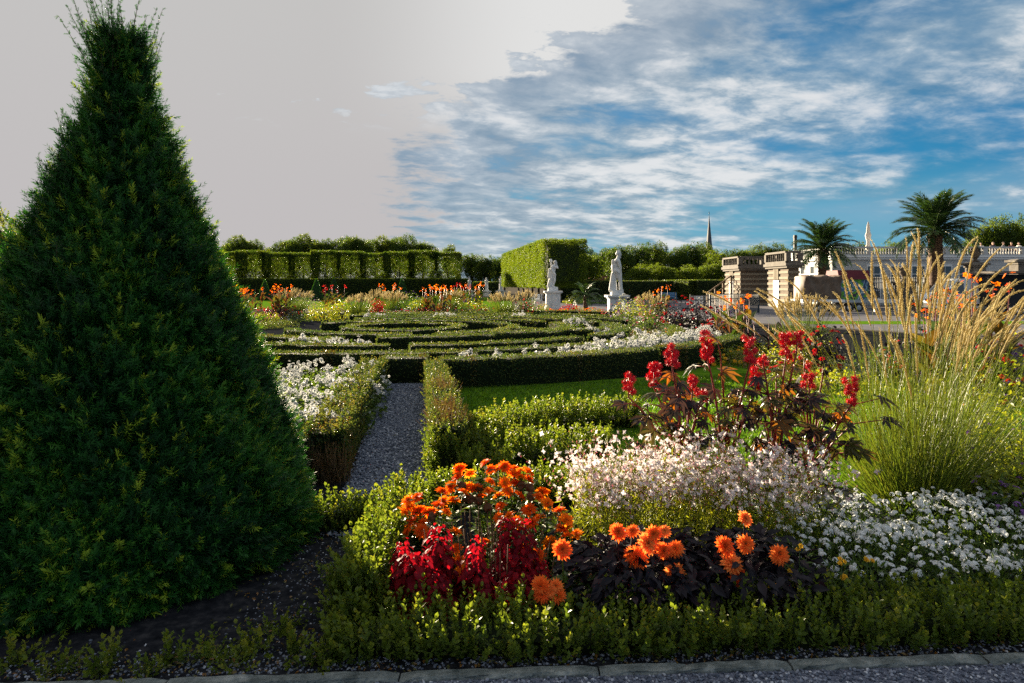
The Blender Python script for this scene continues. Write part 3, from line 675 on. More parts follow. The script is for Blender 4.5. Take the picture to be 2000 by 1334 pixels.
park(5, 1147, 487, 98, 'loose pale tree with visible trunk between the two statues', 1.25, 1)
park(6, 1180, 478, 122, 'tall dark tree behind the head of the larger statue', .9, 0)
for i, (px_, top) in enumerate(((1210, 472), (1245, 474), (1280, 471), (1318, 476), (1350, 472), (1378, 473))):
    park(7 + i, px_, top, 114 + (i % 3) * 4, f'tall tree, {ORD[i]} from the left in the row between larger statue and spire', .82, (0, 3, 2, 0, 3, 2)[i])
for i, (px_, top, wd_) in enumerate(((1200, 532, 1.0), (1248, 514, 1.15), (1300, 513, 1.3), (1345, 516, 1.2), (1388, 508, 1.2))):
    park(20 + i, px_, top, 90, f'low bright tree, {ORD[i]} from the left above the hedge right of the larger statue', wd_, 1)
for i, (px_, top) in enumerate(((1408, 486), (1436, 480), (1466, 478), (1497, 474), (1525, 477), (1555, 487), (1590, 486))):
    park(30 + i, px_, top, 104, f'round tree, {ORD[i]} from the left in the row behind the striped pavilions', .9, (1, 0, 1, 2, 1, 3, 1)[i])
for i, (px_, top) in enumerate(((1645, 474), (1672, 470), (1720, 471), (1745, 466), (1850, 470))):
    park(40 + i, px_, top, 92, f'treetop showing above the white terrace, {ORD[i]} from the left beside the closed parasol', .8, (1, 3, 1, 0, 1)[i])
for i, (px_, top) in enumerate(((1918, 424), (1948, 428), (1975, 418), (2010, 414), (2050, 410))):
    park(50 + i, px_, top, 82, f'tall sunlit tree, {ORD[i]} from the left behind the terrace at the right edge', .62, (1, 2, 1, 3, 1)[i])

# ------------------------------------------------------------------ clipped hedge walls, far cones
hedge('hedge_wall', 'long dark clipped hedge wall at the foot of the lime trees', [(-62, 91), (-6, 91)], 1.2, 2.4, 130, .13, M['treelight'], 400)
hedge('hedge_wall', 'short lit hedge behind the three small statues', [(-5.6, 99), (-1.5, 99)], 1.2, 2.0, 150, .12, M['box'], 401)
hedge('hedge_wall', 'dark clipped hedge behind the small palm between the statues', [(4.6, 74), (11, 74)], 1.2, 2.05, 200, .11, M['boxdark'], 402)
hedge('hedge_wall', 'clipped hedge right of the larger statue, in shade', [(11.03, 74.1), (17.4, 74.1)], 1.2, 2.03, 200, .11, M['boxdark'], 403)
hedge('hedge_wall', 'sunlit end block of the clipped hedge beside the blue bench', [(17.5, 77), (19.0, 71.5)], 1.2, 2.1, 200, .11, M['box'], 404)  # same hedge in lighter leaves: the sunlight is put into their colour
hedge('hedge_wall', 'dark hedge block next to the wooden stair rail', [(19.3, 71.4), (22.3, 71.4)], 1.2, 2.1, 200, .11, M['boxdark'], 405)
def cone_bush(px, top, Y, label):
    c = at(px, top, Y); h = c[2]; r = rng_(int(px)); mb = MB(); n = 1500; t = r.uniform(0, 1, n) ** .7; a = r.uniform(0, 6.28, n); R = h * .34
    mb.lathe([(R * .9, 0), (R * .86, h * .2), (R * .42, h * .65), (R * .1, h * .95)], sides=12, mat=1)
    rad = R * (1 - (1 - t)) ** .8; P_ = np.column_stack([np.cos(a) * rad, np.sin(a) * rad, h * (1 - t)]); N = np.column_stack([np.cos(a), np.sin(a), np.full(n, .3)])
    mb.add(HL, leaf_basis(N + r.normal(0, .6, (n, 3)), np.array([[0, 0, 1.]]) + r.normal(0, .5, (n, 3))), P_, r.uniform(0, .8, n), 0, r.uniform(.07, .12, n))
    o = mb.build('clipped_cone', [M['yew'], M['yewcore']]); o.location = (c[0], Y, 0); return tag(o, label, 'clipped cone')
cone_bush(517, 546, 72, 'small dark clipped cone, leftmost, beside the big clipped yew')
cone_bush(618, 544, 70, 'largest of the far dark clipped cones, between grasses and orange cannas')
cone_bush(652, 542, 80, 'slim far clipped cone behind orange cannas')
cone_bush(785, 543, 76, 'far clipped cone above the flower border, nearest to the small statues')

# ------------------------------------------------------------------ figures (statues and people): capsule bodies fused into one skin
def capsule(a, b, ra, rb, seg=10, flat=1.):
    a, b = np.array(a, float), np.array(b, float); L = np.linalg.norm(b - a)
    if L < 1e-6: b = a + np.array([0, 0, 1e-3]); L = 1e-3
    d = (b - a) / L; t = np.array([1., 0, 0]) if abs(d[0]) < .8 else np.array([0, 1., 0]); x = nrm(np.cross(d, t)); y = np.cross(d, x)
    rings = []
    for i in range(4): q = -math.pi / 2 + (i + .5) / 4 * math.pi / 2; rings.append((a + d * ra * math.sin(q), ra * math.cos(q)))
    for i in range(4): q = (i + .5) / 4 * math.pi / 2; rings.append((b + d * rb * math.sin(q), rb * math.cos(q)))
    th = np.arange(seg) * 2 * math.pi / seg; V = []; f = []
    for c, rr in rings: V += [c + rr * (math.cos(k) * x + math.sin(k) * y) * np.array([1, flat, 1]) for k in th]
    V = [np.array([p[0], a[1] + (p[1] - a[1]), p[2]]) for p in V]
    n = len(rings)
    for i in range(n - 1):
        for j in range(seg): k = (j + 1) % seg; f.append((i * seg + j, i * seg + k, (i + 1) * seg + k, (i + 1) * seg + j))
    f.append(tuple(range(seg - 1, -1, -1))); f.append(tuple((n - 1) * seg + j for j in range(seg)))
    return Tm(V, f)
def fused(name, caps, mat, parent, vox=.022, smooth=4):
    mb = MB()
    for c in caps: mb.add(capsule(*c))
    o = mb.build(name, mat)
    md = o.modifiers.new('r', 'REMESH'); md.mode = 'VOXEL'; md.voxel_size = vox
    s2 = o.modifiers.new('s', 'SMOOTH'); s2.iterations = smooth; s2.factor = .5
    dg = bpy.context.evaluated_depsgraph_get(); dg.update(); me = bpy.data.meshes.new_from_object(o.evaluated_get(dg)); old = o.data
    o.modifiers.clear(); o.data = me; bpy.data.meshes.remove(old)
    me.polygons.foreach_set('use_smooth', [True] * len(me.polygons))
    if not me.materials: me.materials.append(mat)
    o.parent = parent; return o
def pedestal(t, wd, h):
    mb = MB(); mb.box(-wd / 2 - .07, wd / 2 + .07, -wd / 2 - .07, wd / 2 + .07, 0, .2); mb.box(-wd / 2, wd / 2, -wd / 2, wd / 2, .2, h - .16)
    e = wd * .34
    mb.box(-e, e, -wd / 2 - .018, -wd / 2 + .01, .32, h - .3); mb.box(-wd / 2 - .018, -wd / 2 + .01, -e, e, .32, h - .3)
    mb.build('pedestal', M['marble'], t)
    mb = MB(); mb.box(-wd / 2 - .06, wd / 2 + .06, -wd / 2 - .06, wd / 2 + .06, h - .16, h - .10); mb.box(-wd / 2 - .14, wd / 2 + .14, -wd / 2 - .14, wd / 2 + .14, h - .099, h); mb.build('pedestal_cap', M['marble'], t)
def statue(label, px, Y, caps, wd, ph, plinth, head, rz=0, fig=1.):
    t = thing('garden_statue', label, 'statue', ((px - 1000) / F * Y, Y, 0), rz); pedestal(t, wd, ph)
    mb = MB(); mb.box(-wd * .36, wd * .36, -wd * .34, wd * .34, ph + .002, ph + plinth, top=(-wd * .34, wd * .34, -wd * .32, wd * .32)); mb.build('plinth', M['marble'], t)
    z = ph + plinth - .02
    def sh(c): return tuple((np.array(q) * fig + np.array([0, 0, z])) if i < 2 else q * fig for i, q in enumerate(c))
    fused('figure', [sh(c) for c in caps], M['marble'], t)
    fused('hair', [sh(c) for c in head], M['marble'], t, .016, 2)
    return t
hercules = [((.10, 0, 1.92), (.13, 0, 1.83), .115, .095), ((.205, 0, 1.87), (.235, 0, 1.84), .025, .02), ((.13, 0, 1.75), (.17, 0, 1.70), .07, .05),   # head, nose, beard
    ((.07, 0, 1.74), (.04, 0, 1.62), .085, .10), ((-.02, -.16, 1.53), (.0, .18, 1.50), .135, .13), ((0, 0, 1.46), (-.02, 0, 1.20), .20, .165), ((-.03, -.06, 1.02), (-.03, .07, 1.02), .17, .17),
    ((.05, -.22, 1.52), (.13, -.25, 1.22), .095, .075), ((.13, -.25, 1.22), (.16, -.20, .98), .072, .055), ((.16, -.2, .96), (.18, -.19, .86), .055, .045),
    ((-.05, .24, 1.50), (-.20, .28, 1.24), .095, .08), ((-.20, .28, 1.24), (-.12, .20, 1.02), .07, .06),
    ((.02, -.09, .96), (.15, -.10, .50), .135, .095), ((.15, -.10, .50), (.14, -.10, .10), .088, .055), ((.13, -.1, .05), (.28, -.12, .035), .06, .045),
    ((-.07, .1, .96), (-.14, .11, .52), .135, .10), ((-.14, .11, .52), (-.16, .1, .10), .09, .06), ((-.16, .1, .05), (-.02, .09, .035), .06, .045),
    ((-.20, .02, 1.55), (-.24, .02, 1.05), .07, .055), ((-.22, -.05, 1.3), (-.20, -.07, .95), .05, .06), ((-.2, .02, .88), (-.26, .02, .06), .10, .17), ((-.13, .0, .80), (-.10, .0, .06), .09, .12),
    ((.17, -.2, .92), (.20, -.18, .06), .045, .075), ((-.05, -.18, 1.02), (.08, -.2, .92), .09, .06)]
herc_hair = [((.06, 0, 1.97), (.10, 0, 2.0), .105, .085), ((.0, -.05, 1.90), (.0, .05, 1.9), .075, .075), ((.13, -.05, 1.99), (.13, .05, 1.99), .055, .055), ((.02, 0, 2.02), (.06, 0, 2.03), .06, .05)]
statue('larger white statue of a bearded man looking right, on a tall pedestal beside the flowers', 1205, 35, hercules, .86, 1.14, .24, herc_hair)
carrier = [((.17, 0, 1.66), (.19, 0, 1.60), .095, .08), ((.265, 0, 1.62), (.285, 0, 1.6), .02, .016), ((.14, 0, 1.52), (.08, 0, 1.44), .065, .09), ((.02, -.13, 1.36), (.06, .14, 1.36), .12, .12), ((.05, 0, 1.30), (.0, 0, 1.06), .17, .15),
    ((-.04, -.05, .92), (-.04, .06, .92), .16, .16), ((.10, -.17, 1.36), (.30, -.16, 1.28), .075, .06), ((.30, -.16, 1.28), (.24, -.05, 1.48), .055, .045), ((-.10, -.17, 1.3), (-.05, -.24, 1.05), .075, .06), ((-.05, -.24, 1.05), (.16, -.22, .80), .055, .045),
    ((-.08, .0, .9), (-.20, .0, .10), .17, .16), ((.06, -.07, .88), (.10, -.10, .46), .125, .09), ((.10, -.10, .46), (.0, -.08, .08), .085, .055), ((.0, -.09, .04), (.13, -.12, .03), .055, .04), ((-.16, .04, .5), (-.24, .05, .04), .14, .17),
    ((-.10, .10, 1.45), (-.13, .08, 1.62), .085, .06), ((-.13, .07, 1.72), (-.12, .07, 1.76), .105, .10), ((-.08, .04, 1.4), (.1, -.02, 1.42), .06, .05), ((-.02, -.15, 1.1), (-.14, -.12, .5), .09, .12), ((-.22, .0, 1.2), (-.26, 0, .7), .08, .10)]
carr_hair = [((.13, 0, 1.70), (.17, 0, 1.73), .085, .07), ((.10, 0, 1.64), (.10, .02, 1.6), .06, .05), ((-.15, .07, 1.80), (-.12, .07, 1.83), .085, .06)]
statue('smaller white statue of a figure carrying a child on its shoulder, on a pedestal', 1080, 45, carrier, .92, 1.25, .26, carr_hair)
draped = [((.0, 0, 1.66), (.03, 0, 1.60), .10, .085), ((0, 0, 1.5), (0, 0, 1.44), .065, .08), ((0, -.14, 1.36), (0, .14, 1.36), .11, .11), ((0, 0, 1.3), (0, 0, 1.05), .17, .15), ((0, -.04, .92), (0, .05, .92), .17, .17), ((0, .02, .9), (-.08, .03, .06), .2, .24), ((.05, -.06, .88), (.10, -.08, .45), .12, .09), ((.10, -.08, .45), (.06, -.08, .06), .085, .06),
    ((.03, -.2, 1.36), (.16, -.22, 1.1), .075, .06), ((.16, -.22, 1.1), (.22, -.08, 1.28), .055, .045), ((-.05, .2, 1.36), (-.12, .26, 1.08), .075, .06), ((-.12, .26, 1.08), (-.02, .24, .85), .055, .045), ((-.14, 0, 1.35), (-.2, .02, .5), .07, .1)]
dr_hair = [((-.03, 0, 1.70), (.02, 0, 1.73), .09, .07), ((-.07, 0, 1.62), (-.07, .02, 1.58), .05, .045)]
fs = statue('small far white statue, leftmost of three, in front of the hedge end', 917, 96, draped, .8, .75, .15, dr_hair, .5, .98)
dup(fs, ((950 - 1000) / F * 95, 95, 0), -2.6, 'small far white statue, middle of three, above the orange cannas', 1.0)
dup(fs, ((978 - 1000) / F * 94, 94, 0), 2.2, 'small far white statue, rightmost of three, nearest to the square block', 1.06)

def person(label, shirt, legs, loc, rz, lean=0.):
    t = thing('person', label, 'person', loc, rz)
    fused('body', [((0, 0, 1.66), (.02, 0, 1.60), .095, .08), ((0, 0, 1.5), (0, 0, 1.44), .055, .06), ((0, -.13, 1.36), (0, .13, 1.36), .085, .085), ((0, 0, 1.32), (0, 0, 1.0), .13, .13), ((0, -.09, .95), (.0, -.09, .5), .085, .065), ((0, -.09, .5), (0, -.09, .08), .06, .045), ((0, .09, .95), (.03, .09, .5), .085, .065), ((.03, .09, .5), (.0, .09, .08), .06, .045), ((0, -.09, .04), (.14, -.09, .035), .045, .035), ((0, .09, .04), (.14, .09, .035), .045, .035),
        ((0, -.2, 1.38), (.04, -.24, 1.1), .055, .045), ((.04, -.24, 1.1), (.22, -.18, .98 + lean), .042, .033), ((0, .2, 1.38), (.02, .25, 1.1), .055, .045), ((.02, .25, 1.1), (.18, .2, .92), .042, .033)], M['skin'], t, .02, 2)
    fused('hair', [((-.03, 0, 1.70), (.01, 0, 1.72), .09, .075), ((-.06, 0, 1.64), (-.06, 0, 1.6), .06, .05)], M['hair'], t, .02, 2)
    fused('shirt', [((0, -.13, 1.36), (0, .13, 1.36), .105, .105), ((0, 0, 1.32), (0, 0, .98), .155, .155), ((0, -.2, 1.38), (.04, -.24, 1.1), .07, .06), ((0, .2, 1.38), (.02, .25, 1.1), .07, .06)], M[shirt], t, .022, 2)
    fused('trousers', [((0, -.09, .95), (.0, -.09, .5), .105, .08), ((0, -.09, .5), (0, -.09, .10), .075, .07), ((0, .09, .95), (.03, .09, .5), .105, .08), ((.03, .09, .5), (.0, .09, .10), .075, .07), ((0, -.04, .97), (0, .04, .97), .13, .13)], M[legs], t, .022, 2)
    return t
for px_, shirt, legs, lab, rz in ((1777, 'clothnavy', 'clothgrey', 'person in dark clothes on the terrace, just left of the tall palm trunk', 3.6), (1806, 'clothwhite', 'clothbeige', 'person in white standing on the terrace beside the tall palm', 4.4),
        (1858, 'clothnavy', 'clothnavy', 'person in navy on the terrace right of the tall palm trunk', 5.0), (1867, 'clothgrey', 'clothnavy', 'person in grey standing close to the person in navy', 2.6),
        (1924, 'clothwhite', 'clothgrey', 'person in a pale shirt on the terrace right of the stone urn', 4.0), (1933, 'clothnavy', 'clothgrey', 'person in dark top next to the pale shirted one by the urn', 4.9),
        (1944, 'clothbeige', 'clothnavy', 'person in beige on the terrace above the van', 4.2), (1952, 'clothgrey', 'clothgrey', 'person in dark grey on the terrace above the rear of the van', 5.4), (1976, 'clothred', 'clothnavy', 'person in a dark red top on the terrace near the right edge', 4.6), (1992, 'clothwhite', 'clothbeige', 'person in white at the right end of the terrace', 3.4)):
    person(lab, shirt, legs, ((px_ - 1000) / F * 66, 66 + .6 * math.sin(px_), 4.0), rz)
# closed parasol on the terrace
c_ = at(1696, 500, 61); t = thing('closed_parasol', 'closed cream parasol standing on the white terrace', 'parasol', (c_[0], 61, 4.0))
MB().lathe([(.3, 0), (.3, .06), (.04, .08), (.03, 3.15), (.01, 3.2)], sides=10).build('pole', M['woodwhite'], t)
mb = MB(); n = 20; V = []; prof = [(.16, .75), (.22, 1.0), (.14, 1.25), (.12, 1.5), (.20, 1.9), (.22, 2.1), (.14, 2.35), (.13, 2.6), (.09, 3.0), (.02, 3.3)]
for rr, z in prof: V += [(rr * (1 + .22 * math.cos(8 * a) + .1 * math.sin(3 * a)) * math.cos(a), rr * (1 + .22 * math.cos(8 * a)) * math.sin(a), z) for a in np.arange(24) * 2 * math.pi / 24]
mb.raw(V, [(i * 24 + j, i * 24 + (j + 1) % 24, (i + 1) * 24 + (j + 1) % 24, (i + 1) * 24 + j) for i in range(len(prof) - 1) for j in range(24)], smooth=True); mb.build('canopy', M['canvas'], t)

# ------------------------------------------------------------------ palms
def palm(name, label, px, Y, trunk_h, R, nf, seed, tr=.3, big=True, droop=1.0):
    r = rng_(seed); t = thing(name, label, 'palm', ((px - 1000) / F * Y, Y, 0)); mb = MB(); n = 34
    zz = np.linspace(0, trunk_h, n); rad = tr * (1.15 - .25 * zz / trunk_h) * (1 + .10 * (np.arange(n) % 2)); rad[-4:] *= np.array([1.1, 1.25, 1.2, .8])
    mb.tube(np.column_stack([.05 * np.sin(zz), 0 * zz, zz]), rad, 10)
    k = 160; q = r.uniform(.05, 1, k); a = r.uniform(0, 6.28, k); P_ = np.column_stack([np.cos(a) * tr, np.sin(a) * tr, q * trunk_h]); N = np.column_stack([np.cos(a), np.sin(a), np.full(k, 1.2)])
    mb.add(leaf4(tr * .6, tr * .5), leaf_basis(N, np.array([[0, 0, 1.]]) + N * .4), P_, scale=1.0); mb.build('trunk', M['palmtrunk'], t)
    mb = MB(); lf = leaf4(1, .075, .1)
    for i in range(nf):
        e = 1.5 - 1.75 * (i / nf) ** 1.15 + r.normal(0, .07); a = i * 2.39996 + r.normal(0, .1); L = R * r.uniform(.95, 1.15); m_ = 20
        s = np.linspace(0, 1, m_); ang = e - (1.25 * droop) * s ** 1.5 * (1.1 - .25 * (e > 1)); dl = L / m_
        hx = np.cumsum(np.cos(ang)) * dl; hz_ = np.cumsum(np.sin(ang)) * dl; o_ = np.array([math.cos(a), math.sin(a), 0]); pts = o_[None] * hx[:, None] + np.array([[0, 0, 1.]]) * hz_[:, None] + np.array([0, 0, trunk_h])
        mb.tube(pts, np.linspace(.028, .006, m_) * R / 2, 4, 0, .9)
        tg = nrm(np.gradient(pts, axis=0)); sd_ = np.cross(tg, np.array([0, 0, 1.])); sd_ = nrm(sd_ + 1e-6); nn = np.cross(sd_, tg)
        for sg in (1, -1):
            for rep in range(3):
                k = np.arange(2, m_); b = k + r.uniform(-.5, .5, len(k)); bp = np.column_stack([np.interp(b, np.arange(m_), pts[:, q_]) for q_ in range(3)])
                dr = nrm(sd_[k] * sg * .8 + tg[k] * .75 + nn[k] * .35 + r.normal(0, .10, (len(k), 3)))
                ll = R * .30 * np.sin(np.pi * (.12 + .80 * k / m_)) ** .7
                mb.add(lf, leaf_basis(nn[k] + sd_[k] * sg * .3 + r.normal(0, .1, (len(k), 3)), dr), bp, np.clip(r.normal(.4, .2, len(k)) - .25 * (i / nf) + .12, 0, 1), 0, ll)
    mb.build('crown', M['palmleaf'], t); return t
palm('date_palm', 'smaller date palm with drooping fronds in front of the white gable', 1608, 49, 4.15, 2.35, 50, 11, .36, droop=.85)
palm('date_palm', 'tall date palm with wide crown above the white terrace', 1828, 45, 5.15, 2.75, 58, 12, .42, droop=.75)
palm('fan_palm', 'little palm with short trunk on the gravel between the two statues', 1143, 40, 1.0, .95, 26, 13, .13, droop=1.0)

# ------------------------------------------------------------------ yard objects on the right
def gate_pillar(label, px, Y, captop, urn):
    X = (px - 1000) / F * Y; h = H0 + (HY - captop) / F * Y; t = thing('gate_pillar', label, 'gate pillar', (X, Y, 0))
    mb = MB(); mb.box(-.48, .48, -.48, .48, 0, .45)
    for k in range(6): mb.box(-.40, .40, -.40, .40, .452 + k * (h - .8) / 6, .452 + (k + 1) * (h - .8) / 6 - .02)
    mb.box(-.37, .37, -.37, .37, .3, h - .34); mb.build('shaft', M['stonegrey'], t)
    mb = MB(); mb.box(-.46, .46, -.46, .46, h - .34, h - .2); mb.box(-.58, .58, -.58, .58, h - .199, h - .06); mb.box(-.5, .5, -.5, .5, h - .059, h, top=(-.3, .3, -.3, .3)); mb.build('cap', M['stonegrey'], t)
    if urn: MB().lathe([(.22, h + .001), (.24, h + .06), (.09, h + .14), (.12, h + .22), (.30, h + .5), (.33, h + .66), (.24, h + .74), (.28, h + .80), (.20, h + .9), (.10, h + 1.0), (.02, h + 1.08)], sides=14).build('urn', M['stonedark'], t)
gate_pillar('sandstone gate pillar topped with a dark urn above the white van', 1905, 43.5, 512, True)
gate_pillar('sandstone gate pillar with flat cap at the right edge', 1992, 43.5, 506, False)
gate_pillar('sandstone gate pillar behind the dark red stall', 1664, 47, 527, False)
gate_pillar('darker gate pillar with urn half hidden by the tall grass plumes', 1766, 46, 548, True)
def railing(label, p0, p1, h, mat, step, seed=0, sheetbars=True):
    p0, p1 = np.array(p0, float), np.array(p1, float); L = np.linalg.norm(p1 - p0); t = thing('metal_railing', label, 'railing', (*p0, 0), math.atan2(*(p1 - p0)[::-1]))
    mb = MB(); mb.box(0, L, -.02, .02, h - .05, h); mb.box(0, L, -.02, .02, h - .32, h - .28); mb.box(0, L, -.02, .02, .10, .14); mb.build('rails', M[mat], t)
    mb = MB(); n = int(L / step)
    for i in range(n + 1): x = i * L / n; mb.box(x - .014, x + .014, -.013, .013, .02 if sheetbars else .1, h + (.10 if not sheetbars else -.051))
    mb.build('bars', M[mat], t); mb = MB()
    for x in np.linspace(0, L, max(2, int(L / 1.6))): mb.box(x - .035, x + .035, -.035, .035, 0, h + .06)
    mb.build('posts', M[mat], t); return t
railing('blue grey metal railing in front of the striped pavilions', (11.6, 40), (14.6, 40.4), 1.15, 'ironblue', .06)
railing('wrought iron fence with pointed bars behind the tall grass and the van', (22.4, 48), (29, 48), 2.1, 'iron', .13, sheetbars=False)
railing('low pale railing left of the blue grey one', (10.35, 39.6), (11.5, 40), 1.05, 'stonegrey', .16)
t = thing('stair_rail', 'sloping wooden stair rail beside the farther striped pavilion', 'handrail', (16.3, 57, 0))
mb = MB(); mb.tube([(0, 0, .95), (2.0, 0, 2.4)], .06, 6); mb.tube([(0, 0, .45), (2.0, 0, 1.9)], .045, 6); mb.build('rails', M['wood'], t)
for k in range(4): MB().box(k * .66 - .05, k * .66 + .05, -.05, .05, 0, 1.0 + k * .48).build('post', M['wood'], t)
def bench(label, px, Y, mat, wd=1.5):
    t = thing('park_bench', label, 'bench', ((px - 1000) / F * Y, Y, 0)); mb = MB()
    for k in range(4): mb.box(-wd / 2, wd / 2, -.22 + k * .11, -.13 + k * .11, .42, .46)
    mb.build('seat', M[mat], t); mb = MB()
    for k in range(3): mb.box(-wd / 2, wd / 2, .24, .27, .52 + k * .15, .64 + k * .15)
    mb.build('backrest', M[mat], t)
    for s in (-1, 1):
        mb = MB(); x = s * (wd / 2 - .12); mb.box(x - .03, x + .03, -.22, -.16, 0, .42); mb.box(x - .03, x + .03, .18, .239, 0, .95); mb.build('leg', M['iron'], t)
bench('blue bench in front of the sunlit end of the clipped hedge', 1307, 62, 'blue', 1.5)
bench('white bench in front of the dark hedge left of the blue grey railing', 1366, 46, 'woodwhite', 1.0)
bench('white bench beside the square block of limes, left of the smaller statue', 1049, 52, 'woodwhite', .8)
# tarpaulin trailer
def wheel(t, x, y, r_, wd=.2):
    n = 18; a = np.arange(n) * 2 * math.pi / n
    def ring(rr, yy): return [(x + rr * math.cos(k), yy, r_ + rr * math.sin(k)) for k in a]
    V = ring(r_ * .6, y - wd / 2) + ring(r_ * .92, y - wd / 2) + ring(r_, y - wd * .3) + ring(r_, y + wd * .3) + ring(r_ * .92, y + wd / 2) + ring(r_ * .6, y + wd / 2)
    f = [(i * n + j, i * n + (j + 1) % n, (i + 1) * n + (j + 1) % n, (i + 1) * n + j) for i in range(5) for j in range(n)]
    o = MB().raw(V, f).build('wheel', M['rubber'], t)
    V = ring(r_ * .6, y - wd * .35) + [(x, y - wd * .42, r_)] + ring(r_ * .6, y + wd * .35) + [(x, y + wd * .42, r_)]
    f = [(j, (j + 1) % n, n) for j in range(n)] + [(n + 1 + (j + 1) % n, n + 1 + j, 2 * n + 1) for j in range(n)]
    MB().raw(V, f).build('rim', M['metal'], o)
t = thing('flatbed_trailer', 'flatbed trailer loaded under a brown tarpaulin beside the maroon stall', 'trailer', (17.7, 42, 0))
mb = MB(); mb.box(-.2, 2.35, -.9, .9, .62, .78); mb.tube([(-.2, 0, .66), (-1.1, 0, .55)], .05, 6); mb.build('bed', M['woodwhite'], t)
for x in (.9, 1.55):
    for y in (-.78, .78): wheel(t, x, y, .27)
r = rng_(2); mb = MB(); nx, nz = 30, 26; V = []
for i in range(nx):
    for k in range(nz):
        u = i / (nx - 1) * 2.15; v = k / (nz - 1); prof = [(-.86, .80), (-.90, 1.3), (-.84, 1.75), (-.86, 2.10), (-.80, 2.18), (0, 2.22), (.80, 2.18), (.86, 2.1), (.88, .80)]; q = v * (len(prof) - 1); j = min(int(q), len(prof) - 2); fr = q - j
        y = prof[j][0] * (1 - fr) + prof[j + 1][0] * fr; z = prof[j][1] * (1 - fr) + prof[j + 1][1] * fr
        V.append((u + r.normal(0, .016), y + r.normal(0, .022) + .035 * math.sin(u * 9 + z * 5), z + .05 * math.sin(u * 6.3) * (z > 1.5) + r.normal(0, .014) - .10 * max(0, .3 - u)))
f = [(i * nz + k, (i + 1) * nz + k, (i + 1) * nz + k + 1, i * nz + k + 1) for i in range(nx - 1) for k in range(nz - 1)] + [tuple(range(nz)), tuple((nx - 1) * nz + k for k in range(nz - 1, -1, -1))]
o = mb.raw(V, f, smooth=True).build('tarpaulin_load', M['tarp']); o.location = (17.7, 42, 0); tag(o, 'load wrapped in a crumpled brown tarpaulin on the flatbed trailer', 'tarpaulin')
# stall trailer with dark red roof and painted side
def mural():
    m, nt, b, out = newmat('painted_side'); t = nt.nodes.new('ShaderNodeTexCoord'); n1_ = nt.nodes.new('ShaderNodeTexNoise'); nt.links.new(t.outputs['Object'], n1_.inputs['Vector']); n1_.inputs['Scale'].default_value = 1.7; n1_.inputs['Detail'].default_value = 1.5; n1_.inputs['Distortion'].default_value = 1.2
    r_ = ramp(nt, [(.02, .04, .09), (.06, .16, .30), (.45, .55, .62), (.05, .12, .20), (.10, .32, .02), (.16, .42, .03), (.03, .03, .05)]); nt.links.new(n1_.outputs[0], r_.inputs[0]); nt.links.new(r_.outputs[0], b.inputs['Base Color']); r_.color_ramp.interpolation = 'CONSTANT'; b.inputs['Roughness'].default_value = .5
    for e_, p_ in zip(r_.color_ramp.elements, (0, .36, .44, .47, .53, .6, .66)): e_.position = p_
    return m
t = thing('market_trailer', 'market trailer with maroon roof and blue green painted side', 'trailer', (20.0, 42.5, 0))
mb = MB(); mb.box(0, 1.75, -.8, .8, .75, 2.0); mb.build('body', mural(), t)
MB().ext([(-.95, 1.99), (.95, 1.99), (.72, 2.55), (-.72, 2.55)], 'x', -.08, 1.83).build('roof', M['awning'], t)
mb = MB(); mb.box(-.1, 2.3, -.85, .85, .58, .745); mb.box(1.76, 3.1, -.5, -.4, .6, .7); mb.build('chassis', M['metal'], t)
for x in (.6, 1.2):
    for y in (-.75, .75): wheel(t, x, y, .27)
mb = MB(); mb.box(0, 1.6, -.12, .12, .55, .78); mb.box(.1, .2, -.08, .08, 0, .548); mb.box(1.4, 1.5, -.08, .08, 0, .548)
o = mb.build('barrier', M['woodwhite']); o.location = (22.2, 42, 0); tag(o, 'low white barrier board between the maroon stall and the van', 'barrier')
mb = MB(); mb.box(-.35, .35, -.3, .3, .38, .42); mb.box(-.35, .35, .26, .3, .42, .95)
for sx_ in (-.3, .3):
    for sy_ in (-.26, .26): mb.box(sx_ - .03, sx_ + .03, sy_ - .03, sy_ + .03, 0, .379)
mb.box(-.36, -.3, -.3, .259, .6, .65); mb.box(.3, .36, -.3, .259, .6, .65)
o = mb.build('wooden_chair', M['wood']); o.location = (24.1, 40.6, 0); tag(o, 'yellow brown wooden chair just in front of the van', 'chair')
# white van, nose to the left
v_ = thing('white_van', 'white delivery van facing left behind the ornamental grass', 'van', (24.0, 40.2, 0))
side = [(0.02, .38), (0.0, .80), (.10, .98), (.95, 1.16), (1.62, 1.92), (1.85, 2.02), (4.70, 2.04), (4.80, 1.95), (4.86, .42), (4.80, .34), (.1, .34)]
mb = MB(); n = len(side)
def vy(z, s): return s * (.93 - .16 * max(0, (z - 1.1)) / .95)
V = [(x, vy(z, -1), z) for x, z in side] + [(x, vy(z, 1), z) for x, z in side]
mb.raw(V, [tuple(range(n - 1, -1, -1)), tuple(range(n, 2 * n))] + [(i, (i + 1) % n, (i + 1) % n + n, i + n) for i in range(n)]); mb.build('body', M['steelwhite'], v_)
def side_panel(poly, y_off, name, mat, parent):
    mb = MB(); k = len(poly); V = [(x, vy(z, -1) - y_off, z) for x, z in poly] + [(x, vy(z, -1) + .012, z) for x, z in poly]
    mb.raw(V, [tuple(range(k)), tuple(range(2 * k - 1, k - 1, -1))] + [(i, i + k, (i + 1) % k + k, (i + 1) % k) for i in range(k)]); return mb.build(name, M[mat], parent)
side_panel([(1.08, 1.18), (2.05, 1.18), (2.05, 1.84), (1.66, 1.84)], .008, 'side_window', 'glass', v_)
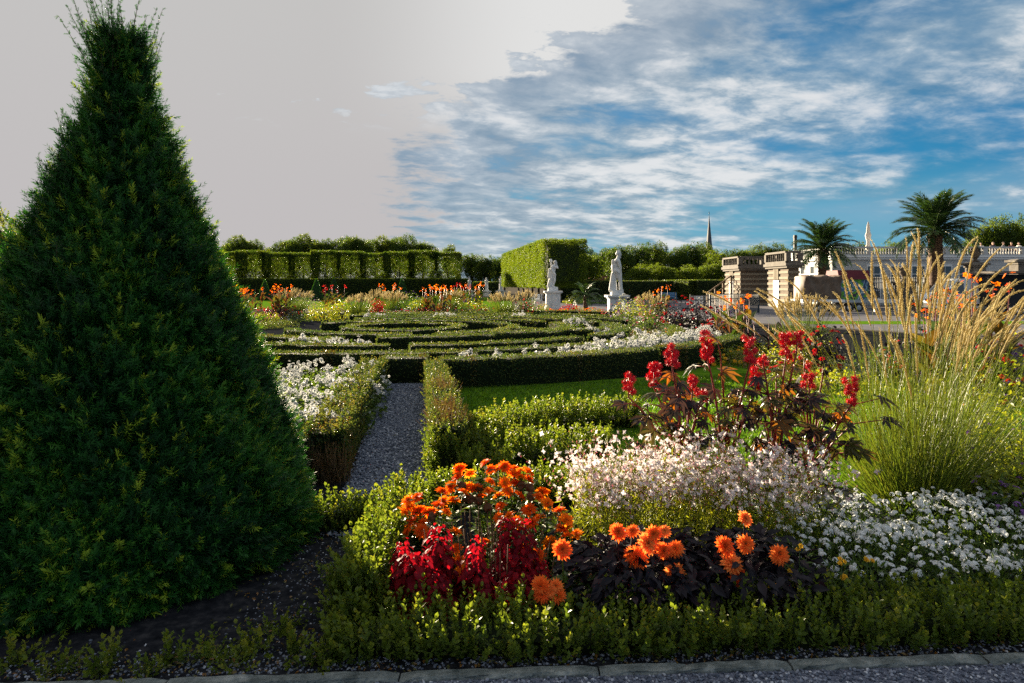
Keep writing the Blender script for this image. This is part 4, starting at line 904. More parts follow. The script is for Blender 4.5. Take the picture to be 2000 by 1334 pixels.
d_ = side_panel([(1.02, .45), (2.12, .45), (2.12, 1.12), (1.02, 1.12)], .006, 'door', 'steelwhite', v_); side_panel([(1.9, .98), (2.06, .98), (2.06, 1.04), (1.9, 1.04)], .03, 'handle', 'rubber', d_)
side_panel([(2.2, .45), (3.3, .45), (3.3, 1.9), (2.2, 1.9)], .005, 'sliding_door', 'steelwhite', v_)
side_panel([(.12, .46), (4.8, .46), (4.8, .56), (.12, .56)], .014, 'side_trim', 'rubber', v_)
mb = MB(); mb.raw([(.99, -.82, 1.20), (.99, .82, 1.20), (1.59, .74, 1.90), (1.59, -.74, 1.90), (1.05, -.82, 1.17), (1.05, .82, 1.17), (1.65, .74, 1.87), (1.65, -.74, 1.87)], [(0, 1, 2, 3), (7, 6, 5, 4), (0, 4, 5, 1), (1, 5, 6, 2), (2, 6, 7, 3), (3, 7, 4, 0)])
o = mb.build('windscreen', M['glass'], v_); o.location = (-.012, 0, .012)
for s in (-1, 1):
    MB().box(-.02, .12, s * .72 - .14, s * .72 + .14, .70, .90).build('headlight', M['glass'], v_)
    MB().box(1.15, 1.28, s * 1.0 - .09, s * 1.0 + .09, 1.16, 1.40).build('wing_mirror', M['rubber'], v_)
    wheel(v_, .95, s * .80, .33); wheel(v_, 3.85, s * .80, .33)
MB().box(-.06, .2, -.9, .9, .36, .62).build('bumper', M['rubber'], v_)
t = thing('box_trailer', 'dark open trailer with pale roof edge at the right edge behind the van', 'trailer', (26.9, 38.5, 0))
mb = MB(); mb.box(0, 3.4, -.05, 1.6, .5, 2.25); mb.box(.1, 3.3, -.7, -.051, .5, 1.2); mb.build('body', M['blackbox'], t); MB().box(-.3, 3.7, -.9, 1.8, 2.3, 2.42).build('roof', M['stonegrey'], t)
for x in (.8, 2.5): wheel(t, x, .1, .3)

# ------------------------------------------------------------------ the big clipped yew
YP = [(0, 1.16), (.06, 1.20), (.30, 1.165), (.63, 1.05), (1.155, .88), (1.55, .71), (2.01, .51), (2.44, .335), (2.71, .235), (2.97, .165), (3.12, .14), (3.26, .125), (3.32, .08)]
YX, YY = -2.53, 4.42
yew = thing('clipped_yew', 'tall dark clipped yew with a ragged pointed top filling the left of the picture', 'yew topiary', (YX, YY, 0))
zs_, rs_ = np.array([p[0] for p in YP]), np.array([p[1] for p in YP])
MB().lathe([(max(.02, b * .90 - .03), a) for a, b in YP], sides=40, smooth=True).build('shade_core', M['yewcore'], yew)  # solid core, coloured as the shade between the sprigs
def yew_fill(mb, r, n, front):
    zz = r.uniform(0, 3.32, n * 3); keep = r.uniform(size=n * 3) < np.interp(zz, zs_, rs_) / 1.14; zz = zz[keep][:n]; k = len(zz)
    camdir = math.atan2(-YY, -YX); a = camdir + r.uniform(-1.75, 1.75, k) if front else camdir + math.pi + r.uniform(-1.4, 1.4, k)
    R = np.interp(zz, zs_, rs_); lump = .035 * np.sin(a * 7 + zz * 3) * np.sin(zz * 6.5 + a * 2) + .022 * np.sin(a * 17 + zz * 11)
    rr_ = R * .95 + lump - np.abs(r.normal(0, .05, k)) + .015
    P_ = np.column_stack([np.cos(a) * rr_, np.sin(a) * rr_, zz]); N = np.column_stack([np.cos(a), np.sin(a), np.full(k, .35)])
    ax = N * r.uniform(.35, 1.3, (k, 1)) + np.array([[0, 0, .62]]) + r.normal(0, .34, (k, 3))
    low = zz < .25; ax[low, 2] -= .7
    P_ -= nrm(ax) * .035
    B = axis_basis(ax, r); w_ = r.integers(0, 4, k)
    # turn the flat of each sprig outward
    tone = np.clip(r.normal(.36, .20, k) + .18 * np.sin(a * 5 + zz * 4), .02, .95) - .30 * np.clip(r.uniform(-.035, .0, k) / .035, -1, 0) * -1
    new = r.uniform(size=k) < .07; tone[new] = r.uniform(.75, 1.0, new.sum())
    for j in range(4):
        q = w_ == j; mb.add(YEWS[j], B[q], P_[q], tone[q], 0, r.uniform(.85, 1.55, q.sum()))
r = rng_(77); mb = MB(); yew_fill(mb, r, 17000, True); yew_fill(mb, r, 5000, False); mb.build('foliage', M['yew'], yew)
def shoot(mb, r, base, d, L):
    n = max(4, int(L / .022)); d = nrm(d); bend = r.normal(0, .12, 3); s = np.linspace(0, 1, n); pts = base + d * (s * L)[:, None] + bend * (s ** 2 * L)[:, None] + np.array([0, 0, .25]) * (s ** 2 * L)[:, None]
    mb.tube(pts, np.linspace(.003, .001, n), 3, 1); ax = np.gradient(pts, axis=0); k = n * 2; i = np.repeat(np.arange(n), 2)
    axx = nrm(ax[i]) * .6 + r.normal(0, .42, (k, 3)); mb.add(YEWS[0], axis_basis(axx, r), pts[i], np.clip(r.normal(.3, .12, k), 0, 1), 0, r.uniform(.34, .62, k) * (1.15 - .6 * s[i]))
mb = MB(); r = rng_(78)
for i in range(80):
    a = r.uniform(0, 6.28); q = r.uniform(0, 1) ** .6; R = .15 * q; lean = .10 + .42 * q; left = math.cos(a) < 0
    shoot(mb, r, np.array([math.cos(a) * R, math.sin(a) * R, 3.20 - .35 * q * r.uniform(0, 1)]), np.array([math.cos(a) * lean - .10, math.sin(a) * lean, 1.]), r.uniform(.10, .34) + .05 * left)
for i in range(150):
    zz = r.uniform(.6, 3.1); a = r.uniform(0, 6.28) if i > 60 else math.atan2(-YX, YY) + math.pi / 2 + r.normal(0, .35) + 0.5; R = np.interp(zz, zs_, rs_) * .95
    if i <= 60: a = math.pi + r.normal(-.5, .4)
    shoot(mb, r, np.array([math.cos(a) * R, math.sin(a) * R, zz]), np.array([math.cos(a) * .55, math.sin(a) * .55, 1.]), r.uniform(.07, .17) + (.10 if i <= 60 and zz > 1.5 else 0))
mb.build('stray_shoots', [M['yew'], M['twig']], yew)
# a second topiary at the left edge, behind the big one
t = thing('clipped_yew', 'sunlit yellow green topiary half hidden behind the big yew at the left edge', 'yew topiary', (-6.35, 8.1, 0)); r = rng_(79); mb = MB(); n = 6500
MB().lathe([(1.5, 0), (1.5, .4), (1.15, 1.2), (.62, 2.0), (.10, 2.5)], sides=24).build('shade_core', M['boxcore'], t)
zz = 2.65 * (1 - r.uniform(0, 1, n) ** .6); a = r.uniform(0, 6.28, n); R = np.interp(zz, [0, .4, 1.2, 2.0, 2.65], [1.6, 1.62, 1.27, .72, .08]) * r.uniform(.93, 1.04, n)
P_ = np.column_stack([np.cos(a) * R, np.sin(a) * R, zz]); w_ = r.integers(0, 6, n); B = axis_basis(P_ * np.array([[.5, .5, 0]]) + np.array([[0, 0, .8]]) + r.normal(0, .3, (n, 3)), r)
for j in range(6): q = w_ == j; mb.add(BOXS[j], B[q], P_[q], np.clip(r.normal(.5, .2, q.sum()), 0, 1), 0, r.uniform(.8, 1.3, q.sum()))
mb.build('foliage', M['box'], t)

# ------------------------------------------------------------------ near hedges
hedge('box_hedge', 'loose leafy box hedge along the stone kerb in front of the flowers', [(-.82, 3.20), (-.2, 3.20), (.6, 3.24), (1.5, 3.29), (2.6, 3.37), (3.3, 3.44)], .36, .15, 0, .02, M['box'], 500, sprig=BOXS, sdens=800)
hedge('box_hedge', 'yellow green box hedge running back along the left side of the flower bed', [(-.80, 3.36), (-.79, 4.0), (-.76, 4.6), (-.74, 4.95)], .22, .27, 0, .02, M['box'], 501, sprig=BOXS, sdens=950)
hedge('box_hedge', 'short low box hedge between the big yew and the gravel path', [(-1.55, 4.75), (-1.2, 4.72), (-.96, 4.76)], .22, .19, 0, .02, M['box'], 502, sprig=BOXS, sdens=1000)
hedge('box_hedge', 'box hedge at the back of the bed behind the orange zinnias', [(-.62, 5.15), (-.2, 5.2), (.45, 5.35), (1.2, 5.4), (2.2, 5.4)], .26, .22, 0, .02, M['box'], 503, sprig=BOXS, sdens=900)
r = rng_(12)
for i, (px_, py_, s_, lab) in enumerate(((205, 1298, 1.5, 'bright box sprig at the bottom left below the yew, tallest of the low ones'), (335, 1285, 1.3, 'bright box tuft below the middle of the yew'), (415, 1272, 1.2, 'low dark box tuft left of the hedge corner, third along the yew foot'), (500, 1258, 1.3, 'low box tuft at the right foot of the yew above the kerb'), (575, 1262, 1.4, 'box tuft on dark soil just left of the hedge corner'), (25, 1285, 1.3, 'box seedling in the far bottom left corner'), (110, 1305, 1.2, 'dim box tuft between the corner seedling and the bright sprig'), (285, 1312, .9, 'tiny box sprig nearest the bottom edge below the yew'), (455, 1296, .9, 'small box sprig close to the pebbles under the yew'), (545, 1222, 1.2, 'box tuft tucked under the right skirt of the yew'), (620, 1285, 1.3, 'box tuft touching the front corner of the kerb hedge'))):
    p_ = gr(px_, py_ + 14); mb = MB(); n = 20; P_ = np.column_stack([r.normal(0, .03, (n, 2)), np.full(n, -.01)]); P_[:, :2] *= .7; B = axis_basis(np.column_stack([P_[:, :2] * 12, np.full(n, .6)]) + r.normal(0, .25, (n, 3)), r)
    for j in range(4): q = np.arange(n) % 4 == j; mb.add(BOXS[j], B[q], P_[q], r.uniform(.2, .75, q.sum()), 0, s_ * r.uniform(.5, 1.0, q.sum()))
    o = mb.build('box_seedling', M['box']); o.location = p_; tag(o, lab, 'box seedling', 'box seedlings at the foot of the yew')
mb = MB(); n = 900; x = r.uniform(-2.6, 2.9, n); y = ky(x) + .03 + np.abs(r.normal(0, .14, n)); k = 160; t = r.uniform(0, 1, k); u = np.clip(r.normal(0, .8, k), -1, 1); pp = PA + np.outer(t * np.linalg.norm(PB - PA), pdv) + np.outer(u * W2, pn_); k2 = 350; x2 = r.uniform(-1.5, -.85, k2); y2 = r.uniform(3.0, 4.7, k2)
XY = np.vstack([np.column_stack([x, y]), pp, np.column_stack([x2, y2])]); n = len(XY)
mb.add(leaf8(1, .55, .2, .3), leaf_basis(np.array([[0, 0, 1.]]) + r.normal(0, .35, (n, 3)), r.normal(0, 1, (n, 3)) * np.array([[1, 1, .2]])), np.column_stack([XY, np.full(n, .022)]), r.uniform(0, 1, n), 0, r.uniform(.010, .026, n))
tag(mb.build('leaf_litter', M['boxbrown']), 'small fallen brown and green leaves on soil, kerb edge and gravel', 'leaf litter', kind='stuff')
# path-side hedges
def off(t, u): p = PA + (PB - PA) * t + pn_ * u; return (p[0], p[1])
hedge('box_hedge', 'clipped hedge with orange brown tips left of the gravel path, edging the white flowers', [off(.14, -.56), off(.35, -.57), off(.65, -.55), off(.97, -.50)], .34, .44, 1500, .026, M['boxdark'], 510, sprig=BOXS, sdens=420, brown=[(0, .10), (.2, .3), (.42, .47)])
hedge('box_hedge', 'browned front end of the white flower bed hedge with bare twigs', [off(.135, -.66), (-2.05, 5.95), (-2.6, 6.05)], .34, .40, 1100, .026, M['boxdark'], 511, brown=[(0, .28)])
pr = hedge('box_hedge', 'narrow clipped hedge on the right of the gravel path with dead brown patches', [off(.16, .50), off(.4, .51), off(.7, .50), off(.95, .48)], .30, .43, 1700, .026, M['boxdark'], 512, sprig=BOXS, sdens=260, brown=[(0.02, .06)])
mb = MB(); r = rng_(13)
for (t0, t1, cnt) in ((.20, .36, 900), (.48, .60, 450)):
    k = cnt * 2; t = r.uniform(t0, t1, k); u = r.uniform(-.08, .13, k); b = np.array([off(a_, .50 + b_) for a_, b_ in zip(t, u)]); P_ = np.column_stack([b, np.full(k, .20)])
    mb.add(Tm([(-.0025, 0, 0), (.0025, 0, 0), (.001, 0, 1), (-.001, 0, 1)], [(0, 1, 2, 3)]), axis_basis(np.array([[-.05, -.35, 1.]]) + r.normal(0, .28, (k, 3)), r), P_, r.uniform(0, 1, k), 0, np.column_stack([np.ones(k), np.ones(k), r.uniform(.2, .34, k)]))
mb.build('dead_twigs', M['dry'], pr)
mb = MB(); k = 500; x = r.uniform(-2.0, -1.35, k); P_ = np.column_stack([x, 5.76 + r.normal(0, .03, k), r.uniform(0, .2, k)])
mb.add(Tm([(-.003, 0, 0), (.003, 0, 0), (.001, 0, 1), (-.001, 0, 1)], [(0, 1, 2, 3)]), axis_basis(np.array([[0, -.15, 1.]]) + r.normal(0, .2, (k, 3)), r), P_, r.uniform(0, .7, k), 0, np.column_stack([np.ones(k), np.ones(k), r.uniform(.12, .24, k)]))
mb.build('dead_twigs', M['dry'], bpy.data.objects['box_hedge.005'])
hedge('box_hedge', 'short dark hedge closing the far end of the gravel path', [(-2.2, 11.75), (-1.45, 11.8)], .4, .46, 1500, .03, M['boxdark'], 513, brown=[(.80, 1)])
hedge('box_hedge', 'loose box scroll on the lawn, long upper arm', [(-.36, 6.95), (-.20, 7.35), (.25, 7.75), (.9, 8.05), (1.45, 8.2)], .42, .24, 0, .02, M['box'], 514, sprig=BOXL, sdens=620)
hedge('box_hedge', 'loose box scroll on the lawn, short lower arm curling towards the castor plant', [(-.30, 6.75), (.0, 6.45), (.45, 6.35), (.85, 6.45)], .44, .22, 0, .02, M['box'], 515, sprig=BOXL, sdens=620)
hedge('box_hedge', 'bushy light box tuft at the near end of the browned path hedge', [off(.135, .47), off(.20, .48)], .30, .34, 0, .02, M['box'], 517, sprig=BOXS, sdens=900)
hedge('box_hedge', 'low bright box tuft on the lawn beside the browned path hedge', [(-.42, 5.95), (-.05, 5.98)], .34, .16, 0, .02, M['box'], 516, sprig=BOXL, sdens=700)
# lawn blades where the lawn is near
r = rng_(14); n = 90000; x = r.uniform(-1.05, 7, n); y = 5.7 + r.uniform(0, 1, n) ** 1.2 * 11; keep = (y < 11.3 + .35 * np.maximum(0, x)) & (x < 6.2) & (x > -.42 - .105 * (y - 5.7)); x, y = x[keep], y[keep]; n = len(x)
mb = MB(); mb.add(Tm([(-.0035, 0, 0), (.0035, 0, 0), (.0022, .006, .5), (-.0022, .006, .5), (0, .02, 1)], [(0, 1, 2, 3), (3, 2, 4)]), axis_basis(np.array([[0, 0, 1.]]) + r.normal(0, .38, (n, 3)), r), np.column_stack([x, y, np.full(n, .006)]), np.clip(r.normal(.45, .22, n), 0, 1), 0, np.column_stack([1 + y * .10, np.ones(n), r.uniform(.025, .055, n)]))
tag(mb.build('lawn_grass', M['grass']), 'short green lawn grass between the round parterre and the flower bed', 'grass', kind='stuff')

# ------------------------------------------------------------------ round parterre of clipped hedges
CX, CY = -3.25, 20.6
def arc(R, a0, a1, cx=CX, cy=CY): a = np.radians(np.linspace(a0, a1, max(4, int(abs(a1 - a0) / 4)))); return [(cx + R * math.sin(q), cy - R * math.cos(q)) for q in a]
GP = 'hedges of the round parterre'
def ph(label, pts, dens, leaf, seed, wd=.42, ht=.45, brown=None, m='boxdark'): return hedge('parterre_hedge', label, pts, wd, ht, dens, leaf, M[m], seed, GP, brown=brown)
W_ = .36
ph('outermost parterre hedge with a long dark front face behind the lawn', arc(9.6, 12.6, 38), 1900, .027, 600, .44, .48, [(.10, .13), (.55, .57)])
ph('outermost parterre hedge continuing right past the brown gap, beside the white flower band', arc(9.6, 40, 66), 1500, .03, 601, .44, .48, [(0, .12)])
ph('outermost parterre hedge curving away at the right end of the white flower band', arc(9.65, 66.6, 100), 1000, .038, 602)
ph('outermost parterre hedge at the far right of the ring, lit on top', arc(9.6, 101, 135), 600, .05, 603)
ph('outermost parterre hedge at the back, below the far flower border', arc(9.6, 136, 200), 500, .055, 604)
ph('long second ring hedge directly behind the path end, dark front face', arc(8.15, -32, 17), 1900, .028, 605, W_, .46, [(.3, .33), (.62, .66)])
ph('second ring hedge inside the white flower band', arc(7.9, 19, 55), 1500, .03, 606, W_)
ph('second ring hedge on the right side of the circle', arc(8.0, 57, 112), 900, .04, 607, W_)
ph('second ring hedge along the back of the circle', arc(8.0, 115, 205), 500, .055, 608, W_)
ph('third ring hedge in front, with white flowers behind it', arc(6.6, -38, 6), 1500, .032, 609, W_, .46, [(.2, .25), (.7, .73)])
ph('third ring hedge right of its gap, near the middle', arc(6.5, 10, 48), 1200, .035, 610, W_)
ph('third ring hedge on the right of the circle', arc(6.5, 54, 105), 700, .045, 611, W_)
ph('third ring hedge along the back', arc(6.5, 110, 200), 450, .055, 612, W_)
ph('fourth ring hedge on the left front', arc(4.95, -50, -8), 1200, .036, 613, W_, .46, [(.4, .45)])
ph('fourth ring hedge on the front right with a squared end', arc(4.9, 2, 40), 1100, .036, 614, .42, .5)
ph('fourth ring hedge on the right', arc(4.9, 50, 110), 700, .045, 615, W_)
ph('fourth ring hedge along the back', arc(4.9, 120, 210), 450, .055, 616, W_)
ph('short dark square ended hedge block right of the centre', [(-.45, 16.7), (.75, 17.0)], 1000, .036, 617, .55, .54)
ph('inner curved hedge in front of the centre', arc(3.3, -65, 12), 900, .04, 618, W_)
ph('inner curved hedge right of the centre', arc(3.3, 24, 95), 700, .045, 619, W_)
ph('inner curved hedge behind the centre', arc(3.3, 110, 240), 450, .055, 620, W_)
ph('small hedge circle at the heart of the parterre, front half', arc(1.7, -80, 70), 700, .045, 621, W_)
ph('small hedge circle at the heart of the parterre, back half', arc(1.7, 85, 262), 500, .05, 622, W_)
ph('short radial hedge joining first and second rings at the right', [(CX + 8.3 * math.sin(1.02), CY - 8.3 * math.cos(1.02)), (CX + 9.3 * math.sin(1.05), CY - 9.3 * math.cos(1.05))], 900, .04, 624)
ph('short radial hedge between third and fourth rings on the left', [(CX + 5.2 * math.sin(-.2), CY - 5.2 * math.cos(-.2)), (CX + 6.3 * math.sin(-.22), CY - 6.3 * math.cos(-.22))], 900, .04, 625)
ph('diagonal hedge scroll between the rings on the right', arc(1.5, -60, 80, 1.4, 20.4), 700, .045, 626, W_)
ph('diagonal hedge scroll on the back right of the circle', arc(1.4, 60, 220, .9, 25.2), 500, .05, 627, W_)
ph('low box edging in front of the flowers round the smaller statue', [(-1.0, 33.6), (3.2, 33.2)], 350, .06, 628, .5, .42)
ph('low box edging in front of the little palm', [(3.35, 32.6), (5.6, 31.2)], 350, .06, 629, .5, .42)

# ------------------------------------------------------------------ flowering plants
def disc_pts(r, n, R, pw=.5): a = r.uniform(0, 6.28, n); q = R * r.uniform(0, 1, n) ** pw; return np.column_stack([np.cos(a) * q, np.sin(a) * q])
BLOOM = {}
def bush(label, cat, loc, R, h, leafmat, leaf, n, flowers=(), seed=0, name='flowering_bush', group=None, lw=.55, up=.4, hollow=.5, shape=1.0):
    r = rng_(seed); t = thing(name, label, cat, loc, group=group); mb = MB()
    d = nrm(r.normal(size=(n, 3))); d[:, 2] = np.abs(d[:, 2]); q = r.uniform(hollow, 1.02, n) * (1 + .16 * np.sin(d[:, 0] * 7 + seed) * np.sin(d[:, 1] * 6 + seed * 2))
    P_ = d * q[:, None] * np.array([R, R, h]); P_[:, :2] *= (.75 + .25 * shape); P_[:, 2] = np.maximum(P_[:, 2], .01)
    mb.add(leaf8(1, lw, .14, .18), leaf_basis(d * .6 + np.array([[0, 0, up]]) + r.normal(0, .5, (n, 3)), d + r.normal(0, .7, (n, 3))), P_, np.clip(r.normal(.45, .22, n), 0, 1), 0, leaf * r.uniform(.6, 1.2, n))
    for i in range(14):
        a = r.uniform(0, 6.28); e = np.array([math.cos(a) * R * .6, math.sin(a) * R * .6, h * .8]) * r.uniform(.6, 1); mb.tube([(0, 0, 0), e * np.array([.4, .4, .55]), e], [.008 * (h + .3), .006 * (h + .3), .003], 4, 1, .3)
    mb.build('foliage', [M[leafmat], M['twig']], t)
    for (mat, tm, cnt, size) in flowers:
        d = nrm(r.normal(size=(cnt, 3)) + np.array([[0, -.25, .5]])); d[:, 2] = np.abs(d[:, 2]); P_ = d * np.array([R, R, h]) * r.uniform(.95, 1.10, (cnt, 1)); P_[:, :2] *= (.75 + .25 * shape)
        B = axis_basis(d + np.array([[0, 0, .4]]) + r.normal(0, .3, (cnt, 3)), r); tn = r.uniform(.1, .9, cnt); sz = size * r.uniform(.7, 1.2, cnt)
        if cnt <= 50 and loc[1] < 28:                            # near enough to tell the blooms apart: each is a part
            key = (mat, id(tm))
            if key not in BLOOM: o = MB().add(tm, rnd=.5).build('flower', M[mat]); BLOOM[key] = o.data; bpy.data.objects.remove(o)
            for q in range(cnt):
                o = bpy.data.objects.new('flower', BLOOM[key]); C.objects.link(o); o.parent = t; o.matrix_local = Matrix.LocRotScale(Vector(P_[q]), Matrix(B[q].tolist()).to_quaternion(), Vector((sz[q],) * 3))
        else:
            mb = MB(); mb.add(tm, B, P_, tn, 0, sz); mb.build('flowers', M[mat], t)
    return t
BLD = Tm([(-.5, 0, 0), (.5, 0, 0), (.42, .03, .35), (-.42, .03, .35), (.28, .10, .7), (-.28, .10, .7), (0, .22, 1)], [(0, 1, 2, 3), (3, 2, 4, 5), (5, 4, 6)])
def blades(mb, r, n, R, h, lean, wd, mat=0, tone=(.45, .22)):
    b = disc_pts(r, n, R); ax = np.column_stack([b / max(R, .01) * lean, np.full(n, 1.)]) + r.normal(0, .14, (n, 3)); P_ = np.column_stack([b, np.full(n, 0.)])
    mb.add(BLD, axis_basis(ax, r), P_, np.clip(r.normal(*tone, n), 0, 1), mat, np.column_stack([np.full(n, wd), np.full(n, h), h * r.uniform(.5, 1.05, n)]))
def plume_mesh(mb, pts, rad, r, nb, mat=0, blen=.013):
    pts = np.asarray(pts); n = len(pts); s = np.linspace(0, 1, n); pr_ = rad * np.minimum(1, np.minimum(s * 6 + .35, (1 - s) * 3.2 + .16))
    mb.tube(pts, pr_ * .72, 6, mat, .30)
    i = r.uniform(0, n - 1.01, nb); k = i.astype(int); f = (i - k)[:, None]; c = pts[k] * (1 - f) + pts[k + 1] * f; tg = nrm(np.gradient(pts, axis=0))[k]; o_ = nrm(np.cross(tg, r.normal(size=(nb, 3)))); rr_ = (pr_[k] * .65)[:, None]
    mb.add(Tm([(-.0011, 0, 0), (.0011, 0, 0), (0, 0, 1)], [(0, 1, 2)]), axis_basis(o_ + tg * 1.1, r), c + o_ * rr_, np.clip(r.normal(.6, .25, nb), 0, 1), mat, np.column_stack([np.full(nb, rad / .014), np.ones(nb), blen * (rad / .014) * r.uniform(.7, 1.3, nb)]))
def far_grass(label, loc, R, h, nb, npl, seed, plen=.28, prad=.022, lean=.55, bw=.012):
    r = rng_(seed); t = thing('ornamental_grass', label, 'ornamental grass', loc, group='feathery ornamental grasses'); mb = MB(); blades(mb, r, nb, R * .35, h * .72, lean, bw); mb.build('blades', M['blade'], t)
    mb = MB()
    for i in range(npl):
        a = r.uniform(0, 6.28); q = r.uniform(0, 1) ** .6; e = np.array([math.cos(a) * R * q, math.sin(a) * R * q, h * r.uniform(.82, 1.08) * (1 - .18 * q)]); b = e * np.array([.25, .25, 0]); s = np.linspace(0, 1, 14)[:, None]; m_ = (b + e) / 2 + np.array([0, 0, h * .12]); pts = b * (1 - s) ** 2 + 2 * m_ * s * (1 - s) + e * s ** 2
        d = np.linalg.norm(np.diff(pts, axis=0), axis=1).sum(); k = max(3, int(14 * plen / d)); mb.tube(pts[:15 - k], .003, 3, 1, .5); plume_mesh(mb, pts[-k - 1:], prad, r, 60, 0, .03)
    mb.build('plumes', [M['plume'], M['blade']], t); return t
def canna(label, loc, h, n, seed, leafmat='canna', flmat='orange', R=.4, fl=.043, nf=8):
    r = rng_(seed); t = thing('canna', label, 'canna', loc, group='cannas of the flower borders'); mb = MB(); heads = []; lf = leaf8(1, .36, .2, .35)
    for i in range(n):
        b = disc_pts(r, 1, R)[0]; hh = h * r.uniform(.78, 1.05); top = np.array([b[0] * 1.4, b[1] * 1.4, hh]); mb.tube([(*b, 0), (*(b * 1.2), hh * .5), top], [.014, .011, .006], 5, 1, .4)
        k = 6
        for j in range(k):
            f = .08 + .62 * j / k; p_ = np.array([b[0] * (1 + .4 * f), b[1] * (1 + .4 * f), hh * f]); a = j * 2.4 + r.uniform(0, 6); d = np.array([math.cos(a) * .55, math.sin(a) * .55, 1.]); nn = np.array([-math.cos(a), -math.sin(a), .55])
            mb.add(lf, leaf_basis(nn[None], d[None] + r.normal(0, .1, (1, 3))), p_[None], r.uniform(0, 1), 0, h * .30 * r.uniform(.8, 1.15))
        if flmat and r.uniform() < .85:
            P_ = top + r.normal(0, 1, (nf, 3)) * np.array([.055, .055, .07]); fm = MB(); heads.append(fm); fm.add(FLO5, axis_basis(np.array([[0, 0, .6]]) + r.normal(0, .6, (nf, 3)), r), P_, r.uniform(.2, .9, nf), 0, fl * r.uniform(.6, 1.1, nf))
    mb.build('leaves', [M[leafmat], M['stemred']], t)
    for fm in heads: fm.build('flower_head', M[flmat], t)
    return t
def Lp(px, Y): return ((px - 1000) / F * Y, Y, 0)
# far border across the back of the parterre
canna('orange canna at the left end of the far border, touching the yew outline', Lp(478, 34), 1.55, 9, 700, R=.6)
canna('orange canna between the yew and the first far cone', Lp(497, 42), 1.5, 8, 701, R=.6)
canna('tall orange canna with dark leaves before a pale grass, left in the far border', Lp(548, 33), 1.55, 11, 702, R=.55)
canna('red flowered canna beside the slim far cone', Lp(655, 42), 1.55, 9, 703, R=.55, flmat='redp')
canna('orange canna with dark stems in the middle of the far border', Lp(842, 33), 1.5, 9, 704, R=.5)
canna('dark leaved orange canna just right of the middle one', Lp(866, 34.5), 1.6, 8, 705, R=.45)
canna('distant orange canna below the leftmost small statue', Lp(925, 50), 1.7, 10, 706, R=.8)
canna('distant red canna right behind the leftmost grass of the small statues', Lp(905, 54), 1.7, 9, 707, R=.7, flmat='redp')
canna('distant orange cannas above the middle grass', Lp(765, 48), 1.6, 9, 708, R=.7)
far_grass('pale feathery grass behind the dark leaved canna on the left', Lp(575, 38), 1.1, 1.5, 500, 90, 710)
far_grass('broad feathery grass with pale plumes at the left middle of the far border', Lp(702, 32.5), .78, 1.25, 700, 90, 711)
far_grass('whitish grass behind the broad feathery one', Lp(738, 39), .8, 1.45, 400, 70, 712)
far_grass('feathery grass left of the dark leaved cannas', Lp(770, 36), .75, 1.4, 450, 70, 713)
far_grass('small feathery grass below the leftmost small statue', Lp(885, 45), .7, 1.45, 350, 60, 714)
far_grass('large pale grass in front of the three small statues', Lp(985, 32.5), .95, 1.35, 800, 100, 715)
far_grass('pale grass left of the smaller statue pedestal', Lp(1028, 42), .8, 1.4, 350, 60, 716)
far_grass('upright grass right of the larger statue', Lp(1272, 27.5), .75, 1.38, 600, 70, 717, .36)
far_grass('feathery brown grass in front of the nearer striped pavilion', Lp(1570, 15.0), .75, 1.55, 900, 85, 718, .30, .018, .5, .009)
WH, PK, RD, PU, OR, YE = [('white', POM, 34, .038)], [('pink', POM, 60, .04)], [('redp', POM, 45, .048)], [('purple', POM, 60, .04)], [('orange', POM, 40, .06)], [('yellow', POM, 40, .05)]
